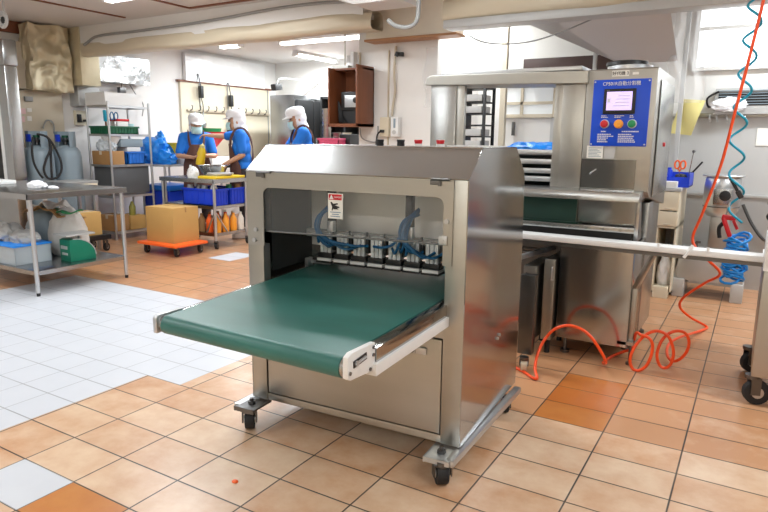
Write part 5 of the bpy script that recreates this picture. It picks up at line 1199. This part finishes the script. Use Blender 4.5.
# ------------------------------------------------------------------ people
def person(label, at, face_deg, H, head_tilt, head_turn, armL, armR, lean=0.0, hold=None):
    """armL/armR: (elbow, wrist, finger direction) in the person's own frame: x to their left, -y ahead, z up, for a 1.68 m body"""
    t = thing('person', label, 'person', at, R(face_deg)); s = H / 1.68; t.scale = (s, s, s)
    hip, sh, ln = .90, 1.38, lean
    def L(p):   # lean the upper body forward about the hips
        p = Vector(p); d = p - Vector((0, 0, hip)); c, n_ = math.cos(ln), math.sin(ln)
        return Vector((d.x, d.y * c - d.z * n_, d.z * c + d.y * n_)) + Vector((0, 0, hip))
    SL, SR = L((.175, 0, sh)), L((-.175, 0, sh)); NK = L((0, 0, 1.44)); HD = L((0, -.03, 1.555))
    hm = Matrix.Rotation(head_turn, 4, 'Z') @ Matrix.Rotation(-ln * .4 + head_tilt, 4, 'X')
    def Hd(p): return HD + (hm.to_3x3() @ Vector(p))
    b = MB()
    # torso, neck, head
    for (p, r_, sc) in (((0, 0, .93), .15, (1.08, .75, .8)), ((0, .0, 1.05), .14, (1.0, .72, 1.0)), ((0, .0, 1.2), .155, (1.02, .7, 1.0)), ((0, .01, 1.32), .15, (1.1, .66, .8))): b.ball(L(p), r_, sc, 18)
    b.capsule(L((-.1, 0, 1.37)), L((.1, 0, 1.37)), .075, .075); b.capsule(L((0, .005, 1.38)), Hd((0, .02, -.05)), .058, .055)
    b.ball(Hd((0, .01, .02)), .1, (.78, .98, 1.1), 20, hm); b.ball(Hd((0, -.03, -.05)), .07, (.85, .85, 1.0), 16, hm)
    b.capsule(Hd((0, -.098, .0)), Hd((0, -.113, -.025)), .011, .015, 10)
    for k in (-1, 1): b.ball(Hd((k * .082, .015, -.01)), .028, (.35, .7, 1.1), 10, hm)
    # legs
    for k in (-1, 1):
        b.capsule((k * .09, 0, .9), (k * .1, -.01, .48), .09, .06); b.capsule((k * .1, -.01, .48), (k * .1, .01, .08), .058, .038); b.capsule((k * .1, .02, .04), (k * .105, -.13, .035), .035, .03)
    # arms and hands
    fingers = []
    for S, (E, Wp, fd), k in ((SL, armL, 1), (SR, armR, -1)):
        E, Wp, fd = Vector(E), Vector(Wp), Vector(fd).normalized()
        b.capsule(S, E, .048, .038); b.capsule(E, Wp, .038, .025)
        side = fd.cross(Vector((0, 0, 1)));
        if side.length < .2: side = fd.cross(Vector((0, 1, 0)))
        side.normalize(); pn = side.cross(fd).normalized()
        for q in (-1, 0, 1): b.capsule(Wp + side * q * .012, Wp + fd * .075 + side * q * .024, .016, .013, 10)
        for q, ln_ in zip((-1.5, -.5, .5, 1.5), (.06, .072, .068, .052)):
            p0 = Wp + fd * .07 + side * q * .02; p1 = p0 + (fd * .85 - pn * .5).normalized() * ln_ * .55; p2 = p1 + (fd * .4 - pn * .9).normalized() * ln_ * .5
            b.capsule(p0, p1, .0095, .0088, 8); b.capsule(p1, p2, .0088, .0078, 8)
        p0 = Wp + fd * .02 + side * .026 * -k; p1 = p0 + (fd * .6 - side * k * .7 - pn * .2).normalized() * .035; p2 = p1 + (fd * .8 - side * k * .2 - pn * .5).normalized() * .03
        b.capsule(p0, p1, .012, .0105, 8); b.capsule(p1, p2, .0105, .009, 8)
    b.build('body', 'skin', t, remesh=.0075, smooth=3)
    # eyes
    for k in (-1, 1):
        e = MB(); e.ball(Hd((k * .033, -.083, .022)), .011, (1.2, .6, .8), 10, hm); e.build('eye', 'black', t)
    # shirt: torso and short sleeves
    b = MB()
    for (p, r_, sc) in (((0, 0, .95), .165, (1.06, .78, .8)), ((0, .0, 1.06), .16, (1.0, .76, 1.0)), ((0, .0, 1.2), .172, (1.02, .74, 1.0)), ((0, .01, 1.32), .165, (1.1, .7, .8))): b.ball(L(p), r_, sc, 18)
    b.capsule(L((-.12, 0, 1.375)), L((.12, 0, 1.375)), .085, .085); b.capsule(L((0, .01, 1.38)), L((0, .0, 1.455)), .075, .066)
    for S, (E, Wp, fd) in ((SL, armL), (SR, armR)): b.capsule(S, S + (Vector(E) - S) * .78, .07, .06)
    b.build('shirt', 'shirt', t, remesh=.012, smooth=4)
    # trousers and boots
    b = MB(); b.ball((0, 0, .9), .16, (1.08, .8, .7), 16)
    for k in (-1, 1): b.capsule((k * .09, 0, .88), (k * .1, -.01, .48), .105, .078); b.capsule((k * .1, -.01, .48), (k * .1, .01, .16), .076, .062)
    b.build('trousers', 'trousers', t, remesh=.014, smooth=3)
    for k in (-1, 1):
        b = MB(); b.capsule((k * .1, .015, .055), (k * .105, -.14, .045), .052, .042); b.cyl((k * .1, .012, .03), (k * .1, .012, .26), .058, .064, seg=16); b.box(k * .103 - .05, k * .103 + .05, -.19, .07, 0, .02, .01); b.build('boot', 'white', t, remesh=.01, smooth=2)
    # apron: wraps the front and sides, straps over the shoulders
    def ap(u, v):
        z = .5 + .78 * v; wide = 2.15 if v < .62 else 2.15 - (v - .62) * 3.6
        a = -PI / 2 + (u - .5) * 2 * wide * .5 * 1.25
        rx, ry = (.185 + .03 * (1 - v), .155 + .05 * (1 - v))
        p = Vector((math.cos(a) * rx, math.sin(a) * ry, z)); p.y -= .004
        p += Vector((0, -.012 * math.sin(u * 22) * (1 - v), 0))
        return L(p) if z > hip else p
    b = MB(); b.sheet(ap, 24, 22, .008); a_ = b.build('apron', 'apron', t, ang=80)
    for k in (-1, 1):
        b = MB()
        pts = catmull([L((k * .09, -.135, 1.26)), L((k * .105, -.115, 1.36)), L((k * .11, -.03, 1.463)), L((k * .1, .07, 1.44)), L((k * .05, .14, 1.3)), L((-k * .06, .145, 1.1)), L((-k * .14, .11, .98))], 6)
        for p0, p1 in zip(pts, pts[1:]): b.bar(p0, p1, .035, .007, up=(p0 - L((0, 0, p0.z))).normalized() if (p0 - L((0, 0, p0.z))).length > .01 else (0, 0, 1))
        b.build('strap', 'apron', a_, ang=80)
    # white hood over hair and neck, cap with peak, face mask
    b = MB(); b.ball(Hd((0, .022, .018)), .111, (.82, .98, 1.08), 24, hm); b.capsule(Hd((0, .035, -.06)), L((0, .03, 1.44)), .078, .085)
    for k in (-1, 1): b.ball(Hd((k * .06, .01, -.04)), .05, (.6, .9, 1.3), 14, hm)
    h_ = b.build('hood', 'capwhite', t, remesh=.009, smooth=3)
    inv = hm.to_3x3().inverted()
    bmx = bmesh.new(); bmx.from_mesh(h_.data)       # opening for the face
    dele = []
    for v in bmx.verts:
        q = inv @ (v.co - HD)
        if q.y < -.035 and -.14 < q.z < .085 and abs(q.x) < .078: dele.append(v)
    bmesh.ops.delete(bmx, geom=dele, context='VERTS'); bmx.to_mesh(h_.data); bmx.free()
    b = MB(); b.lathe([(.112, .055), (.116, .08), (.116, .115), (.095, .148), (.05, .163), (0, .166)], 28, HD, hm @ Matrix.Diagonal((.9, 1.08, 1, 1)))
    b.sheet(lambda u, v: Hd((.088 * math.cos(PI + u * PI) * (1 - .12 * v), -.055 + .11 * math.sin(PI + u * PI) * 1.0 * (.45 + .62 * v) - .01, .062 - .022 * v)), 16, 5, .005)
    b.build('cap', 'capwhite', t, ang=60)
    b = MB(); b.sheet(lambda u, v: Hd((.083 * math.sin((u - .5) * 2.3), -.02 - .102 * math.cos((u - .5) * 2.1) - .014 * math.sin(v * PI), -.105 + .1 * v)), 12, 8, .004); b.build('face_mask', 'mask', t, ang=80)
    return t, s
# worker with the yellow bottle
A = sy(195, 116, 6.45)
p1, s1 = person('worker in blue shirt, brown apron and white cap holding a yellow bottle', (A.x, 6.45, 0), 50, A.z - .0, R(14), R(12), ((.24, -.1, 1.12), (.10, -.33, 1.13), (-.75, -.25, .3)), ((-.25, -.08, 1.12), (-.06, -.30, 1.10), (.7, -.3, .35)))
# worker reaching along the wall
B = sy(242, 112, 6.5)
p2, s2 = person('worker in blue shirt and white cap reaching out an arm, seen from the side', (B.x, 6.5, 0), -44, B.z - .0, R(4), R(-4), ((.2, -.02, 1.12), (.12, -.26, .99), (-.1, -.75, -.5)), ((-.2, -.24, 1.36), (-.2, -.44, 1.37), (0, -1, .05)), .08)
Cc = sy(306, 109, 6.9)
p3, s3 = person('worker in blue shirt and white cap bent over the far counter by the fridge', (Cc.x, 6.9, 0), -40, Cc.z - .0, R(18), R(0), ((.22, -.22, 1.16), (.13, -.45, 1.18), (-.2, -1, -.15)), ((-.22, -.22, 1.16), (-.1, -.45, 1.2), (.2, -1, -.1)), .14)
# counter for the bent worker
Dd = Vector((Cc.x, 6.9, 0)) + Matrix.Rotation(R(-40), 3, 'Z') @ Vector((0, -.55, 0))
# yellow bottle in the first worker's hands
def in_person(p, t): return Matrix.Translation(t.location) @ Matrix.Rotation(t.rotation_euler.z, 4, 'Z') @ Matrix.Diagonal((t.scale.x,) * 3 + (1,)) @ Vector(p)
q = in_person((.02, -.36, 1.0), p1)
t = thing('yellow_bottle', 'yellow squeeze bottle held by the worker at the front table', 'bottle', q, R(20)); t.rotation_euler = (R(-6), R(8), R(20))
b = MB(); b.lathe([(0, 0), (.055, 0), (.06, .02), (.06, .17), (.045, .22), (.04, .24), (0, .24)], 24); b.build('body', 'yellow', t)
b = MB(); b.lathe([(0, .24), (.038, .24), (.036, .275), (.014, .29), (0, .31)], 20); b.build('cap', 'paleyellow', t)
